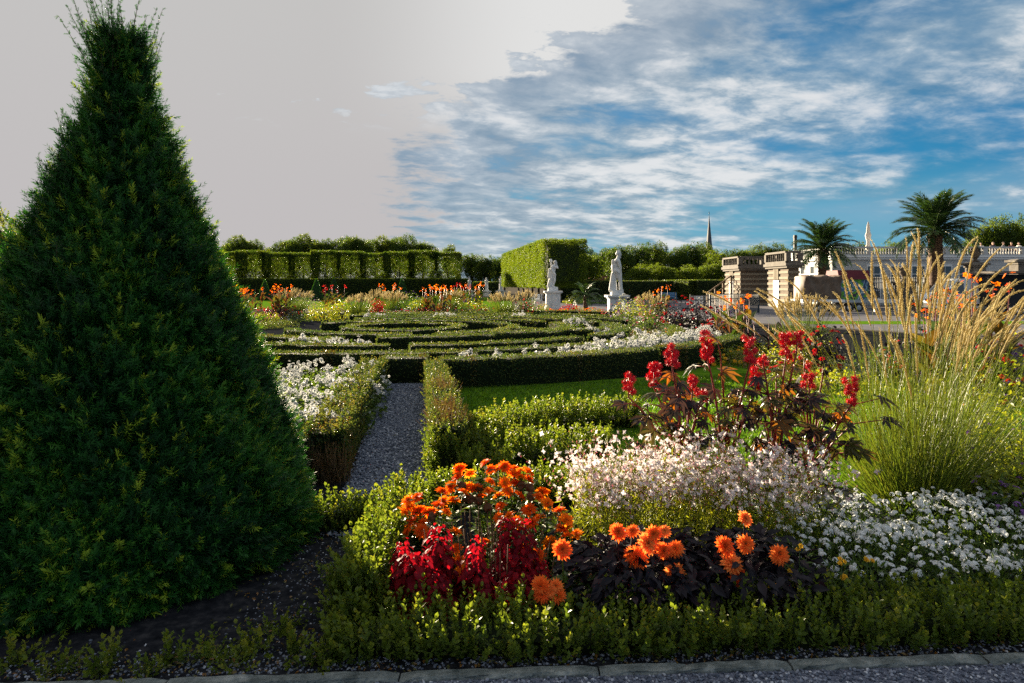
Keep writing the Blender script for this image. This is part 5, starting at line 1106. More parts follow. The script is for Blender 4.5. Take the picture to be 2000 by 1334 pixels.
FB = [('dusky pink flowered bush beside the yew outline', 512, 31.5, .75, .62, 'darkleaf', .08, 700, PK + RD), ('pale violet flowered bush behind the dusky pink one', 595, 40, 1.1, 1.15, 'silver', .10, 700, PU + WH),
    ('bright green bush left of the broad feathery grass', 632, 32, .85, .85, 'limeleaf', .10, 800, YE), ('second bright green bush with white dots', 668, 33, .8, 1.0, 'limeleaf', .10, 800, WH), ('dark green bush beside the yew outline below the orange cannas', 470, 30.6, 1.0, .7, 'leaf', .09, 800, RD), ('low green bush at the outer hedge near the yew outline', 520, 29.8, .9, .5, 'limeleaf', .08, 700, PK), ('dark bush with few red flowers under the tall orange canna', 552, 32, .9, .8, 'darkleaf', .09, 900, RD), ('low white and green flowering plant beside the outer hedge, left', 585, 31.0, .8, .45, 'leaf', .07, 700, WH), ('olive ground plant at the left back of the parterre', 548, 27.6, .9, .3, 'boxdark', .06, 900, ()), ('second olive ground plant at the left back of the parterre', 520, 26.2, .8, .28, 'boxdark', .06, 900, ()), ('dark green bush behind the low violet one', 705, 35, .8, .9, 'leaf', .1, 700, PU), ('burgundy bush left of the middle cannas', 830, 32.2, .6, .7, 'darkleaf', .08, 700, RD), ('dark green leafy bush between middle cannas and right green bush', 893, 33, .8, .8, 'leaf', .1, 800, RD), ('low violet flowered bush at the hedge edge', 720, 31.3, .6, .4, 'leaf', .08, 500, PU),
    ('red leaved bush between two feathery grasses', 737, 33.2, .4, 1.0, 'coleus', .10, 500, RD), ('white and pink flowers at the hedge edge, middle of the far border', 762, 31.6, .75, .48, 'leaf', .07, 600, WH + PK), ('red and white flowered low bush', 790, 32, .6, .5, 'darkleaf', .07, 500, RD + WH), ('tall green bush behind the red and white low bush', 800, 36, .9, 1.25, 'leaf', .11, 700, PU),
    ('tall leafy green plant left of the dark cannas', 815, 33, .5, 1.05, 'limeleaf', .11, 500, WH), ('dark burgundy bush below the cannas', 858, 32, .8, .55, 'darkleaf', .08, 700, RD), ('green bush left of the large pale grass', 925, 32.5, 1.0, 1.0, 'limeleaf', .10, 900, PU), ('wide green bush with dark base beside the large pale grass', 945, 31.5, .8, .8, 'leaf', .09, 800, RD),
    ('burgundy bush with crimson flowers right of the large pale grass', 1018, 33, .6, 1.05, 'darkleaf', .08, 700, RD), ('white flowered bush left of the pedestal', 1040, 36, .7, .75, 'leaf', .08, 600, WH + PK), ('round yellow dome of flowers left of the pedestal', 1060, 38, .5, .6, 'limeleaf', .07, 600, YE), ('crimson low plant in front of the pedestal', 1080, 36.5, .65, .35, 'coleus', .08, 500, RD + OR),
    ('orange low flowers right of the pedestal', 1105, 37, .55, .35, 'leaf', .07, 400, OR), ('crimson leaved plant between pedestal and little palm', 1112, 38, .7, .55, 'coleus', .10, 600, RD), ('yellow flowers left of the little palm', 1128, 38.5, .5, .42, 'limeleaf', .07, 400, YE), ('orange and yellow flowers right of the little palm', 1158, 38, .6, .38, 'limeleaf', .07, 400, YE + OR), ('crimson low plant beside the larger pedestal', 1175, 36, .5, .32, 'coleus', .08, 400, RD),
    ('grey green tuft between the hedges in front of the little palm', 1100, 31, .5, .32, 'silver', .06, 500, ()), ('green palmlike shrub on the lawn verge, left', 1126, 58, 1.2, .9, 'limeleaf', .18, 400, ()), ('green shrub on the lawn verge, right', 1172, 58, 1.1, .85, 'leaf', .15, 400, ()),
    ('dark shrub with red flowers at the foot of the larger pedestal', 1205, 30, .7, .85, 'darkleaf', .08, 700, RD), ('white spider flowers in front of the larger pedestal', 1217, 29.5, .5, 1.15, 'limeleaf', .08, 500, [('white', POM, 30, .09)]), ('tall green bush with pale flowers right of the larger pedestal', 1245, 27, .8, 1.1, 'limeleaf', .09, 900, WH + PK), ('mixed green bush with violet flowers below the larger statue', 1222, 26, .7, .7, 'leaf', .08, 700, PU),
    ('dark leaved dahlia bush with scarlet flowers, leftmost of the dark group', 1300, 24, .75, 1.15, 'darkleaf', .09, 900, RD), ('dark leaved dahlia bush with tall scarlet flowers in the middle of the dark group', 1338, 22.5, .8, 1.2, 'darkleaf', .09, 1000, [('redp', DAH[0], 20, .07)]), ('dark leaved dahlia bush near the blue grey railing', 1378, 21.5, .8, 1.25, 'darkleaf', .09, 1000, [('redp', DAH[1], 18, .07)] + WH), ('black purple bush in the shade of the canna', 1425, 19, .8, .95, 'darkleaf', .08, 1000, PU), ('mixed black leaved bush with white specks', 1400, 18, .75, .7, 'darkleaf', .07, 1000, WH + RD),
    ('green bush at the left edge of the dark group', 1262, 22, .75, .8, 'leaf', .08, 900, PK), ('silver leaved cushion with an orange flower beside the white band', 1290, 19.5, .45, .42, 'silver', .05, 900, [('orange', POM, 3, .05)]), ('olive green cushion right of the white band', 1330, 18.2, .55, .48, 'boxdark', .05, 1500, ()), ('second olive cushion at the hedge end', 1372, 17.6, .65, .5, 'boxdark', .05, 1500, ()), ('brownish low cushion behind the silver one', 1262, 21, .8, .35, 'boxbrown', .05, 1000, ()),
    ('yellow green low plants behind the lawn edge, left', 1425, 14.6, .7, .38, 'limeleaf', .06, 900, YE), ('russet low cushion behind the lawn edge', 1490, 14.0, .75, .36, 'boxbrown', .05, 1200, ()), ('yellow green low plants behind the russet cushion', 1460, 15.6, .8, .42, 'limeleaf', .06, 900, ()), ('silver green tuft left of the brown feathery grass', 1495, 16.3, .5, .5, 'silver', .06, 700, ()), ('bright green feathery bush below the brown grass', 1560, 13.4, .8, .72, 'limeleaf', .07, 1100, ()),
    ('dark bush with red flower spikes in front of the road', 1605, 12.6, .5, .95, 'darkleaf', .08, 900, [('redp', POM, 30, .06)]), ('russet low cushion in the middle of the lawn edge', 1560, 12.4, .7, .32, 'boxbrown', .05, 1000, RD), ('silver low tuft behind the tall grass', 1650, 12.2, .6, .42, 'silver', .06, 700, ()), ('yellow green low plants left of the tall grass', 1640, 10.8, .8, .36, 'limeleaf', .06, 1000, ()), ('low green cushion at the curve of the lawn', 1530, 11.3, .5, .25, 'box', .05, 900, ()),
    ('dark violet leaved bush behind the tall grass, right', 1925, 10.5, .9, .85, 'darkleaf', .09, 1000, PU), ('dark red flowered bush behind the tall grass', 1840, 11.5, .9, 1.0, 'darkleaf', .09, 900, RD), ('green bush behind the tall grass at the right edge', 1990, 9.5, .8, .95, 'limeleaf', .08, 900, PU + RD), ('olive bush between tall grass and road', 1745, 12.5, .8, .6, 'leaf', .08, 900, ())]
for i, (lab, px_, Y, R, h, lm, ls, n, fl) in enumerate(FB): bush(lab, 'bush' if not fl else 'flowering plant', Lp(px_, Y), R, h, lm, ls, n, fl, 800 + i)
canna('purple leaved canna with orange flowers in front of the blue grey railing', Lp(1455, 16.5), 1.45, 5, 720, R=.4, fl=.05, nf=5)
canna('bronze leaved canna with one orange flower left of the purple leaved one', Lp(1420, 17.5), 1.35, 4, 721, R=.3, fl=.05, nf=3)
canna('purple canna without flowers right of the orange flowered one', Lp(1500, 15.5), 1.0, 6, 722, leafmat='darkleaf', flmat=None, R=.35)
canna('tall orange canna with bare red stems rising in front of the van', Lp(1868, 9.0), 1.62, 8, 723, R=.42, fl=.042, nf=7)
canna('orange canna right of the van rising above the grass plumes', Lp(1915, 9.6), 1.72, 5, 724, R=.3, fl=.045, nf=6)
canna('distant orange canna beside the upright grass right of the larger statue', Lp(1293, 29), 1.6, 5, 725, R=.35)
# white flowers of the parterre
def white_clump(label, loc, R, h, seed, nfl, fsize=.042, n=420, group='white flowers of the parterre'):
    r = rng_(seed); t = thing('white_phlox', label, 'white flowers', loc, group=group); mb = MB(); b = disc_pts(r, n, R); z = h * r.uniform(.15, 1, n) * (1 - .35 * (np.linalg.norm(b, axis=1) / R) ** 2)
    mb.add(leaf8(1, .5, .14, .2), leaf_basis(np.array([[0, 0, .8]]) + r.normal(0, .6, (n, 3)), np.column_stack([b, np.full(n, .6 * R)]) + r.normal(0, .3, (n, 3))), np.column_stack([b, z]), np.clip(r.normal(.5, .2, n), 0, 1), 0, .065 * r.uniform(.7, 1.2, n)); mb.build('foliage', M['leaf'], t)
    mb = MB(); k = nfl; c = disc_pts(r, max(3, k // 9), R * .95); w_ = r.integers(0, len(c), k); b = c[w_] + r.normal(0, .035, (k, 2)); z = h * (.95 + r.normal(0, .12, len(c))[w_]) * (1 - .30 * (np.linalg.norm(b, axis=1) / R) ** 2) + r.normal(.02, .03, k)
    mb.add(POM, axis_basis(np.array([[-.1, -.3, .8]]) + r.normal(0, .5, (k, 3)), r), np.column_stack([b, z]), r.uniform(.1, 1, k), 0, fsize * r.uniform(.6, 1.1, k) * .75); mb.build('blossoms', M['white'], t); return t
for i, (x, y, R, h, lab) in enumerate(((-1.95, 6.55, .36, 0.44, 'white flower clump at the front of the left bed, beside the browned hedge end'), (-2.35, 7.0, .45, 0.46, 'white flower clump against the yew outline, second from the front'), (-1.95, 7.5, .42, 0.42, 'white flower clump in the front half of the left bed beside the path hedge'), (-2.5, 8.0, .5, 0.44, 'white flower clump in the middle of the left bed, towards the yew'), (-2.1, 8.6, .48, 0.42, 'white flower clump in the middle of the left bed, towards the path'),
        (-2.75, 9.2, .55, 0.44, 'broad white flower clump at the back of the left bed, towards the yew'), (-2.25, 9.8, .48, 0.42, 'white flower clump at the back of the left bed, towards the path'), (-3.1, 10.3, .6, 0.44, 'white flower clump at the far left corner of the bed'), (-2.5, 10.7, .5, 0.44, 'white flower clump at the far end of the bed near the dark end hedge'), (-3.2, 8.8, .5, 0.40, 'white flower clump mostly behind the yew'))):
    white_clump(lab, (x, y, 0), R, h, 900 + i, 230 if i not in (2, 6) else 90, .042, 750)
def pol(R, a): return (CX + R * math.sin(math.radians(a)), CY - R * math.cos(math.radians(a)))
for i, a in enumerate((16, 20.5, 25, 29, 33, 37, 41, 45, 49, 53, 57, 61, 65.5, 70)):
    p_ = pol(8.78 + .12 * math.sin(i * 2.2), a); big = i > 3
    white_clump(f'white flower clump, {ORD[i]} along the white band counting from the path', (*p_, 0), .42 if big else .30, .52 if big else .46, 920 + i, 230 if big else 90, .055, 260)
for i, (R, a, lab) in enumerate(((5.75, -14, 'white flowers behind the third ring hedge, near the yew'), (5.8, -9, 'white flowers behind the third ring hedge, beside the radial hedge'), (5.75, -3, 'white flowers behind the third ring hedge, at its right end'), (7.25, 62, 'white flowers on the right between second and third ring'), (5.7, 74, 'white flowers deep on the right of the circle'), (5.7, 112, 'white flowers at the far right of the circle'), (7.25, 150, 'white flowers at the back of the circle, right of the middle'), (7.25, 176, 'white flowers at the very back of the circle'), (7.25, 198, 'white flowers at the back of the circle towards the yew'), (8.8, 118, 'white flowers under the outer hedge at the far right'))):
    white_clump(lab, (*pol(R, a), 0), .5, .5, 950 + i, 140, .06, 240)

# ------------------------------------------------------------------ foreground flower bed
def zpx(L, ox, oy, s): return [(ox + a / s, oy + b / s) for a, b in L]
ZL = zpx([(875,107),(1022,73),(935,135),(862,155),(1050,110),(1098,105),(1133,95),(1187,105),(1222,118),(1262,126),(1190,138),(1225,155),(1268,170),(1048,182),(1133,187),(1197,195),(828,210),(925,213),(965,222),(893,240),(1043,236),(772,237),(1150,237),(1098,262),(1217,264),(1328,270),(1375,305),(997,268),(838,288),(783,293),(750,315),(1352,237),(582,290),(631,273),(587,322),(551,355),(640,348),(705,357),(797,357),(1110,322),(1102,387),(1160,378),(1273,340),(1205,412),(1328,390),(1142,440),(1448,347),(1484,402),(1468,450),(1490,492),(1392,530),(600,410),(660,418),(585,440),(655,465),(576,470),(853,470),(855,565),(1020,527),(1245,570),(1320,605),(870,640),(885,690),(848,732),(490,712),(1545,485),(1290,418)], 600, 880, 2.938)
ZC = [((-.42, 4.05), 'orange zinnia plant at the left of the flower bed behind the crimson coleus'), ((-.10, 4.30), 'tallest orange zinnia plant at the top left of the dome'), ((.16, 4.36), 'orange zinnia plant at the top of the dome, right half'), ((-.08, 3.95), 'orange zinnia plant with dried brown stems in the middle of the dome'), ((.20, 4.02), 'orange zinnia plant on the right flank of the dome'), ((.42, 3.86), 'orange zinnia plant beside the dark dahlia leaves'), ((-.22, 3.66), 'low orange zinnia plant between the two coleus clumps')]
zr = [thing('zinnia', lab, 'zinnia', (*c, 0), group='orange zinnias') for c, lab in ZC]
r = rng_(1000); zf = {i: [] for i in range(len(ZC))}
ZM = []
for v in range(3):
    m1 = MB(); m1.add(ZIN[v], rnd=(.30, .55, .9)[v]); m1.raw([(math.cos(a) * .2, math.sin(a) * .2, .17 + .03 * (a % 1)) for a in np.arange(8) * math.pi / 4] + [(0, 0, .24)], [(i, (i + 1) % 8, 8) for i in range(8)], 1, .6); o = m1.build('flower', [M['orange'], M['disc']]); ZM.append(o.data); bpy.data.objects.remove(o)
for k, (px_, py_) in enumerate(ZL):
    Y = 4.36 - (py_ - 905) / 225 * .62 + r.normal(0, .03); p_ = at(px_, py_, Y)
    i = int(np.argmin([np.hypot(p_[0] - c[0][0], (p_[1] - c[0][1])) for c in ZC])); zf[i].append(p_)
    o = bpy.data.objects.new('flower', ZM[k % 3]); C.objects.link(o); o.parent = zr[i]; o.location = p_ - np.array([*ZC[i][0], 0]); s_ = r.uniform(.042, .058); o.scale = (s_, s_, s_ * 1.25)
    o.rotation_euler = (r.normal(.55, .3), r.normal(0, .3), r.uniform(0, 6))
lf = leaf8(1, .42, .14, .25)
for i, (c, lab) in enumerate(ZC):
    mb = MB(); base = np.array([*c, 0])
    for p_ in zf[i]:
        e = p_ - base; mb.tube([(e[0] * .25, e[1] * .25, 0), (e[0] * .7, e[1] * .7, e[2] * .55), (e[0], e[1], e[2] - .01)], [.005, .004, .003], 4, 0, .3); k = 22; s = r.uniform(.12, .97, k)[:, None]; q = e * np.column_stack([s ** .5, s ** .5, s]); a = r.uniform(0, 6.28, k)
        d = np.column_stack([np.cos(a), np.sin(a), r.uniform(-.1, .7, k)]); mb.add(lf, leaf_basis(np.array([[0, 0, 1.]]) - d * .4 + r.normal(0, .2, (k, 3)), d), q, np.clip(r.normal(.5, .22, k), 0, 1), 0, r.uniform(.05, .085, k))
    mb.build('foliage', M['leaf'], zr[i])
mb = MB()                                                        # spent brown heads and stems
for (zx, zy) in ((885, 200), (985, 212), (935, 275), (905, 272), (1232, 200), (1280, 262), (1275, 215), (985, 290), (1140, 375), (716, 385), (1035, 325)):
    px_, py_ = 600 + zx / 2.938, 880 + zy / 2.938; p_ = at(px_, py_, 4.36 - (py_ - 905) / 225 * .62) - np.array([*ZC[3][0], 0]); mb.add(ico(1, .026, .2, int(zx)), loc=p_[None], rnd=.1); mb.tube([(p_[0], p_[1], 0), (p_[0], p_[1], p_[2])], .003, 4, 1, .2)
for i in range(70):
    b = r.normal(0, .14, 2); mb.tube([(b[0], b[1] - .05, 0), (b[0] * 1.2, b[1] - .08, r.uniform(.2, .36))], [.004, .0025], 4, 1, r.uniform(0, .5))
mb.build('dried_heads', [M['disc'], M['dry']], zr[3])
# coral dahlias with black leaves
DL = [(236,355,35),(302,350,28),(365,405,42),(315,465,48),(392,360,32),(440,350,25),(433,435,33),(488,427,33),(484,530,42),(700,415,40),(790,405,36),(730,490,42),(763,557,40),(938,452,38),(788,296,30)]
DL = [(1100 + a / 2.222, 880 + b / 2.222, c / 2.222) for a, b, c in DL] + [(600 + a / 2.938, 880 + b / 2.938, c / 2.938) for a, b, c in ((1463, 570, 52), (1340, 775, 50), (1430, 775, 36), (1345, 830, 44), (1440, 835, 42), (1395, 815, 30))]
DC = [((.60, 3.66), 'dark leaved dahlia with coral flowers, left of the group of eight blooms'), ((.85, 3.70), 'dark leaved dahlia carrying the largest coral blooms'), ((1.30, 3.68), 'dark leaved dahlia with five coral blooms on the right'), ((.30, 3.52), 'dahlia with coral blooms low between coleus and hedge')]
dr = [thing('dahlia', lab, 'dahlia', (*c, 0), group='coral dahlias') for c, lab in DC]; DM = []
for v in range(3):
    m1 = MB(); m1.add(DAH[v], rnd=(.35, .55, .85)[v]); m1.raw([(math.cos(a) * .12, math.sin(a) * .12, .24) for a in np.arange(8) * math.pi / 4] + [(0, 0, .30)], [(i, (i + 1) % 8, 8) for i in range(8)], 1, .4); o = m1.build('flower', [M['dahlia'], M['disc']]); DM.append(o.data); bpy.data.objects.remove(o)
df = {i: [] for i in range(4)}
for k, (px_, py_, rp) in enumerate(DL):
    Y = (3.52 if px_ > 1110 else 3.40) - (py_ - 1080) / 100 * .05; p_ = at(px_, py_, Y); i = 3 if px_ < 1110 else int(np.argmin([abs(p_[0] - c[0][0]) for c in DC[:3]])); df[i].append(p_)
    o = bpy.data.objects.new('flower', DM[k % 3]); C.objects.link(o); o.parent = dr[i]; o.location = p_ - np.array([*DC[i][0], 0]); s_ = rp / F * Y * 1.28; o.scale = (s_,) * 3; o.rotation_euler = (r.normal(1.0, .22), r.normal(0, .3), r.uniform(-.4, .4))
dl = leaf8(1, .46, .16, .3)
for i, (c, lab) in enumerate(DC):
    mb = MB(); n = 900 if i < 3 else 160; R = .34 if i < 3 else .14; h = .36 if i < 3 else .2
    b = disc_pts(r, n, R); z = h * r.uniform(.1, 1, n) * (1 - .45 * (np.linalg.norm(b, axis=1) / R) ** 2); d = np.column_stack([b / R + r.normal(0, .6, (n, 2)), r.normal(.15, .3, n)])
    mb.add(dl, leaf_basis(np.array([[0, -.15, .9]]) + r.normal(0, .4, (n, 3)), d), np.column_stack([b, z]), np.clip(r.normal(.4, .25, n), 0, 1), 0, r.uniform(.05, .10, n))
    for p_ in df[i]: e = p_ - np.array([*c, 0]); mb.tube([(e[0] * .4, e[1] * .4 + .05, 0), (e[0] * .8, e[1] * .8 + .03, e[2] * .6), (e[0], e[1] + .01, e[2] - .012)], [.006, .005, .004], 5, 0, .7)
    mb.build('foliage', M['darkleaf'] if i < 3 else M['leaf'], dr[i])
# crimson coleus
cl = leaf8(1, .78, .10, .45)
def coleus(label, spires, seed):
    r = rng_(seed); b0 = np.array([*np.mean([s[0][:2] for s in spires], axis=0), 0]); t = thing('coleus', label, 'coleus', tuple(b0), group='crimson coleus'); mb = MB()
    for (c, h, R) in spires:
        c = np.array([c[0] - b0[0], c[1] - b0[1], 0]); mb.tube([c, c + np.array([0, 0, h * .95])], [.006, .003], 5, 0, .2); m_ = int(h / .022)
        for j in range(m_):
            f = (j + .5) / m_; z = h * f
            for k in range(13 if f < .85 else 8):
                a = j * 1.2 + k * 2 * math.pi / 13 + r.normal(0, .25); dd = np.array([math.cos(a), math.sin(a), .15 + .5 * f ** 2]); rr_ = R * (1.0 - .60 * f ** 1.6); L = rr_ * r.uniform(.42, .75) * .66
                mb.add(cl, leaf_basis((np.array([0, 0, 1.]) + dd * .55 + r.normal(0, .18, 3))[None], dd[None]), (c + np.array([0, 0, z]) + dd * rr_ * r.uniform(.15, .62))[None], np.clip(.22 + .55 * f + r.normal(0, .16), 0, 1), 0, L)
    mb.build('foliage', M['coleus'], t)
coleus('crimson coleus at the left corner of the flower bed, largest clump', [((-.50, 3.50), .33, .19), ((-.39, 3.64), .40, .17), ((-.58, 3.62), .34, .14), ((-.40, 3.46), .24, .15)], 1100)
coleus('slender crimson coleus spire in the middle, between orange zinnias', [((-.19, 3.58), .36, .14), ((-.14, 3.50), .22, .13)], 1101)
coleus('crimson coleus right of the slender spire, darker and broader', [((-.02, 3.72), .43, .15), ((.07, 3.72), .41, .14), ((.03, 3.52), .27, .15), ((.14, 3.56), .26, .13), ((-.04, 3.46), .20, .12)], 1102)
# gaura: a haze of thin stems and small pale flowers
def gaura(label, cx, cy, R, h, n, seed):
    r = rng_(seed); t = thing('gaura', label, 'gaura', (cx, cy, 0), group='pale pink gaura'); sm, fm, bm = MB(), MB(), MB()
    for i in range(n):
        b = disc_pts(r, 1, R * .55)[0]; a = r.uniform(0, 6.28); q = R * r.uniform(0, 1) ** .6; hh = h * r.uniform(.62, 1.1); e = np.array([b[0] * .6 + math.cos(a) * q * .8, b[1] * .6 + math.sin(a) * q * .6, hh]); s = np.linspace(0, 1, 6)[:, None]; m_ = np.array([b[0] * .9, b[1] * .9, hh * .6]); pts = np.array([*b, 0]) * (1 - s) ** 2 + 2 * m_ * s * (1 - s) + e * s ** 2
        sm.tube(pts, np.linspace(.0022, .001, 6), 3, 0, r.uniform(.2, .9)); k = r.integers(3, 8); f = r.uniform(.60, 1, k); P_ = np.column_stack([np.interp(f, s[:, 0], pts[:, j]) for j in range(3)]) + r.normal(0, .011, (k, 3))
        fm.add(FLO4, axis_basis(np.array([[math.cos(a) * .5, math.sin(a) * .5 - .4, .3]]) + r.normal(0, .6, (k, 3)), r), P_, np.clip(r.normal(.75, .18, k), .3, 1), 0, r.uniform(.0135, .0215, k))
        k = 9; f = r.uniform(.5, 1.0, k); P_ = np.column_stack([np.interp(f, s[:, 0], pts[:, j]) for j in range(3)]) + r.normal(0, .007, (k, 3)); fm.add(leaf4(1, .28), axis_basis(r.normal(0, .6, (k, 3)) + np.array([[0, 0, .8]]), r) @ rotx(-math.pi / 2), P_, 0.0, 0, r.uniform(.012, .022, k))
        k = 14; f = r.uniform(.05, .75, k); P_ = np.column_stack([np.interp(f, s[:, 0], pts[:, j]) for j in range(3)]); d = r.normal(0, 1, (k, 3)) + np.array([[0, 0, .7]]); bm.add(leaf4(1, .17), leaf_basis(r.normal(0, 1, (k, 3)), d), P_, np.clip(r.normal(.5, .25, k), 0, 1), 0, r.uniform(.03, .06, k))
    sm.build('stems', M['limeleaf'], t); bm.build('leaves', M['limeleaf'], t); fm.build('flowers', M['gaura'], t)
gaura('pale gaura on the left, behind the zinnias, with yellow green stems', .66, 4.45, .58, .64, 170, 1200)
gaura('pale gaura in the middle, in front of the castor plant, densest flowers', 1.16, 4.50, .62, .68, 210, 1201)
gaura('pinkish gaura on the right next to the white alyssum', 1.68, 4.42, .60, .64, 150, 1202)
# white alyssum mass
r = rng_(1300); n = 1300; x = r.uniform(1.45, 3.9, n); y = 3.62 + r.uniform(0, 1, n) * 1.15; keep = (x > 1.42 + (4.7 - y) * .18 + r.uniform(0, .5, n) ** 2 * 1.2); x, y = x[keep], y[keep]; n = len(x)
z = .17 + .07 * np.sin(x * 5) * np.sin(y * 6) + .05 * (y - 3.6) + r.normal(0, .025, n); P_ = np.column_stack([x, y, np.maximum(z, .06)])
mb = MB(); w_ = r.integers(0, 3, n)
for j in range(3): q = w_ == j; mb.add(UMB[j], axis_basis(np.array([[0, -.35, 1.]]) + r.normal(0, .25, (q.sum(), 3)), r), P_[q], r.uniform(.1, .9, q.sum()), 0, r.uniform(.016, .026, q.sum()))
k = 12; rep = np.repeat(np.arange(n), k); m_ = len(rep); s = r.uniform(.1, .9, m_); LP_ = P_[rep] * np.column_stack([np.ones((m_, 2)), s]) + r.normal(0, .03, (m_, 3)); LP_[:, 2] = np.maximum(LP_[:, 2], .01)
mb.add(leaf4(1, .26), leaf_basis(r.normal(0, 1, (m_, 3)), np.array([[0, 0, .9]]) + r.normal(0, .6, (m_, 3))), LP_, np.clip(r.normal(.4, .2, m_), 0, 1), 1, r.uniform(.03, .06, m_))
tag(mb.build('white_alyssum', [M['alyssum'], M['leaf']]), 'carpet of small round white alyssum heads at the lower right', 'alyssum', kind='stuff')
for i, (zx, zy, cnt, lab) in enumerate(((905, 585, 3, 'yellow marigold below the rightmost coral dahlia'), (1005, 530, 4, 'yellow marigold just right of the lowest yellow one'), (1055, 565, 4, 'yellow marigold tuft above the hedge, middle'), (1208, 490, 4, 'yellow marigold tuft left of the alyssum'), (1210, 550, 2, 'small yellow marigold low above the hedge, nearest the alyssum'), (1025, 415, 2, 'single yellow marigold right of the rightmost dahlia'), (1320, 480, 3, 'yellow orange marigold at the alyssum edge'))):
    p_ = at(1100 + zx / 2.222, 880 + zy / 2.222, 3.55); t = thing('marigold', lab, 'marigold', (p_[0], p_[1], 0), group='yellow marigolds'); mb = MB(); n = 60; b = disc_pts(r, n, .07); mb.add(leaf4(1, .3), leaf_basis(r.normal(0, .6, (n, 3)) + np.array([[0, 0, .7]]), np.column_stack([b * 8, np.full(n, .5)])), np.column_stack([b, r.uniform(.02, max(.05, p_[2]), n)]), r.uniform(0, .8, n), 0, r.uniform(.03, .05, n)); mb.tube([(0, 0, 0), (0, 0, max(.03, p_[2] - .005))], .003, 4, 0, .3); mb.build('foliage', M['leaf'], t)
    for q in range(cnt):
        mb = MB(); mb.add(POM, axis_basis(np.array([[0, -.6, .7]]) + r.normal(0, .3, (1, 3)), r), np.array([[r.normal(0, .02), r.normal(0, .01), p_[2] + r.normal(0, .012)]]), .5, 0, .017); mb.build('flower', M['yellow'], t)
# castor plant
ct = thing('castor_bean_plant', 'castor bean plant with bronze star leaves and clusters of red spiny pods', 'castor plant', (1.75, 5.1, 0)); r = rng_(1400)
ZC7 = [(183,305,7),(300,265,11),(385,175,8),(475,305,7),(545,130,13),(740,150,10),(765,280,8),(905,130,10),(955,100,6),(1012,290,6),(1205,340,11),(990,222,1),(1075,256,1),(520,355,3),(800,200,3)]
stems = MB(); lv = MB(); o_ = np.array([1.75, 5.1, 0])
def star(seed):
    q = rng_(seed); ps = []; lo = leaf8(1, .27, .16, .28)
    for a, L in ((0, 1.), (.62, .92), (-.62, .92), (1.25, .75), (-1.25, .75), (2.0, .5), (-2.0, .5)): ps.append((lo, rotz(a + q.normal(0, .06)) * (L * q.uniform(.9, 1.08)), np.zeros(3), q.normal(0, .03)))
    return tjoin(ps)
STAR = [star(i) for i in range(3)]
sp = ico(1, .72, 0, 0); spike = Tm([(.085, 0, .6), (-.043, .075, .6), (-.043, -.075, .6), (0, 0, 1.6)], [(0, 1, 3), (1, 2, 3), (2, 0, 3)])
dirs = nrm(rng_(3).normal(size=(110, 3))); ps = [(sp, np.eye(3), np.zeros(3), 0.)] + [(spike, axis_basis(d[None], rng_(9))[0], np.zeros(3), .25) for d in dirs]; POD = tjoin(ps)
roots = [np.array([1.28, 5.15, 0]), np.array([1.6, 5.1, 0]), np.array([1.95, 5.05, 0]), np.array([2.25, 5.15, 0])]
def leafat(p_, d, size, tone): lv.add(STAR[r.integers(0, 3)], leaf_basis((np.array([0, -.35, .85]) + r.normal(0, .35, 3))[None], d[None]), (p_ - o_)[None], tone, 0, size)
for k, (zx, zy, cnt) in enumerate(ZC7):
    px_, py_ = 1150 + zx / 2.353, 620 + zy / 2.353; Y = 5.0 + r.normal(0, .12); p_ = at(px_, py_, Y); rt = roots[int(np.argmin([abs(p_[0] - q[0]) for q in roots]))]; s = np.linspace(0, 1, 9)[:, None]; m_ = np.array([rt[0] * .75 + p_[0] * .25, (rt[1] + Y) / 2, p_[2] * .62]); bot = p_ - np.array([0, 0, .10 if cnt > 3 else .02]); pts = rt * (1 - s) ** 2 + 2 * m_ * s * (1 - s) + bot * s ** 2
    stems.tube(np.vstack([pts, p_[None] + np.array([[0, 0, .05]])]) - o_, np.r_[np.linspace(.013, .006, 9), .003], 6, 0, r.uniform(.2, .9)); pm = MB(); n = cnt
    for q in range(n):
        a = q * 2.4; zz = (q / max(1, n - 1) - .5) * .026 * n * .62 if n > 1 else 0; c = np.array([math.cos(a) * .028, math.sin(a) * .028, zz]) + r.normal(0, .006, 3); pm.add(POD, axis_basis(r.normal(size=(1, 3)), r), (p_ - o_ + c)[None], np.clip(r.normal(.4, .2), 0, .75), 0, r.uniform(.019, .025)); pm.tube([(p_ - o_) + np.array([0, 0, zz - .02]), p_ - o_ + c], .002, 3, 0, .3)
    pm.build('seed_cluster', M['pod'] if (zx, zy) != (1075, 256) else M['darkleaf'], ct)
    for q in range(9):
        f = r.uniform(.30, .98); b = pts[int(f * 8)]; a = r.uniform(0, 6.28); L = r.uniform(.07, .16); e = b + np.array([math.cos(a) * L, math.sin(a) * L, r.uniform(.0, .06)]); stems.tube([b - o_, (b + e) / 2 - o_ + np.array([0, 0, .02]), e - o_], [.004, .003, .0025], 4, 0, .7); leafat(e, np.array([math.cos(a), math.sin(a), -.35]), r.uniform(.07, .14), np.clip(.15 + .55 * (f - .4) + r.normal(0, .22), 0, 1))
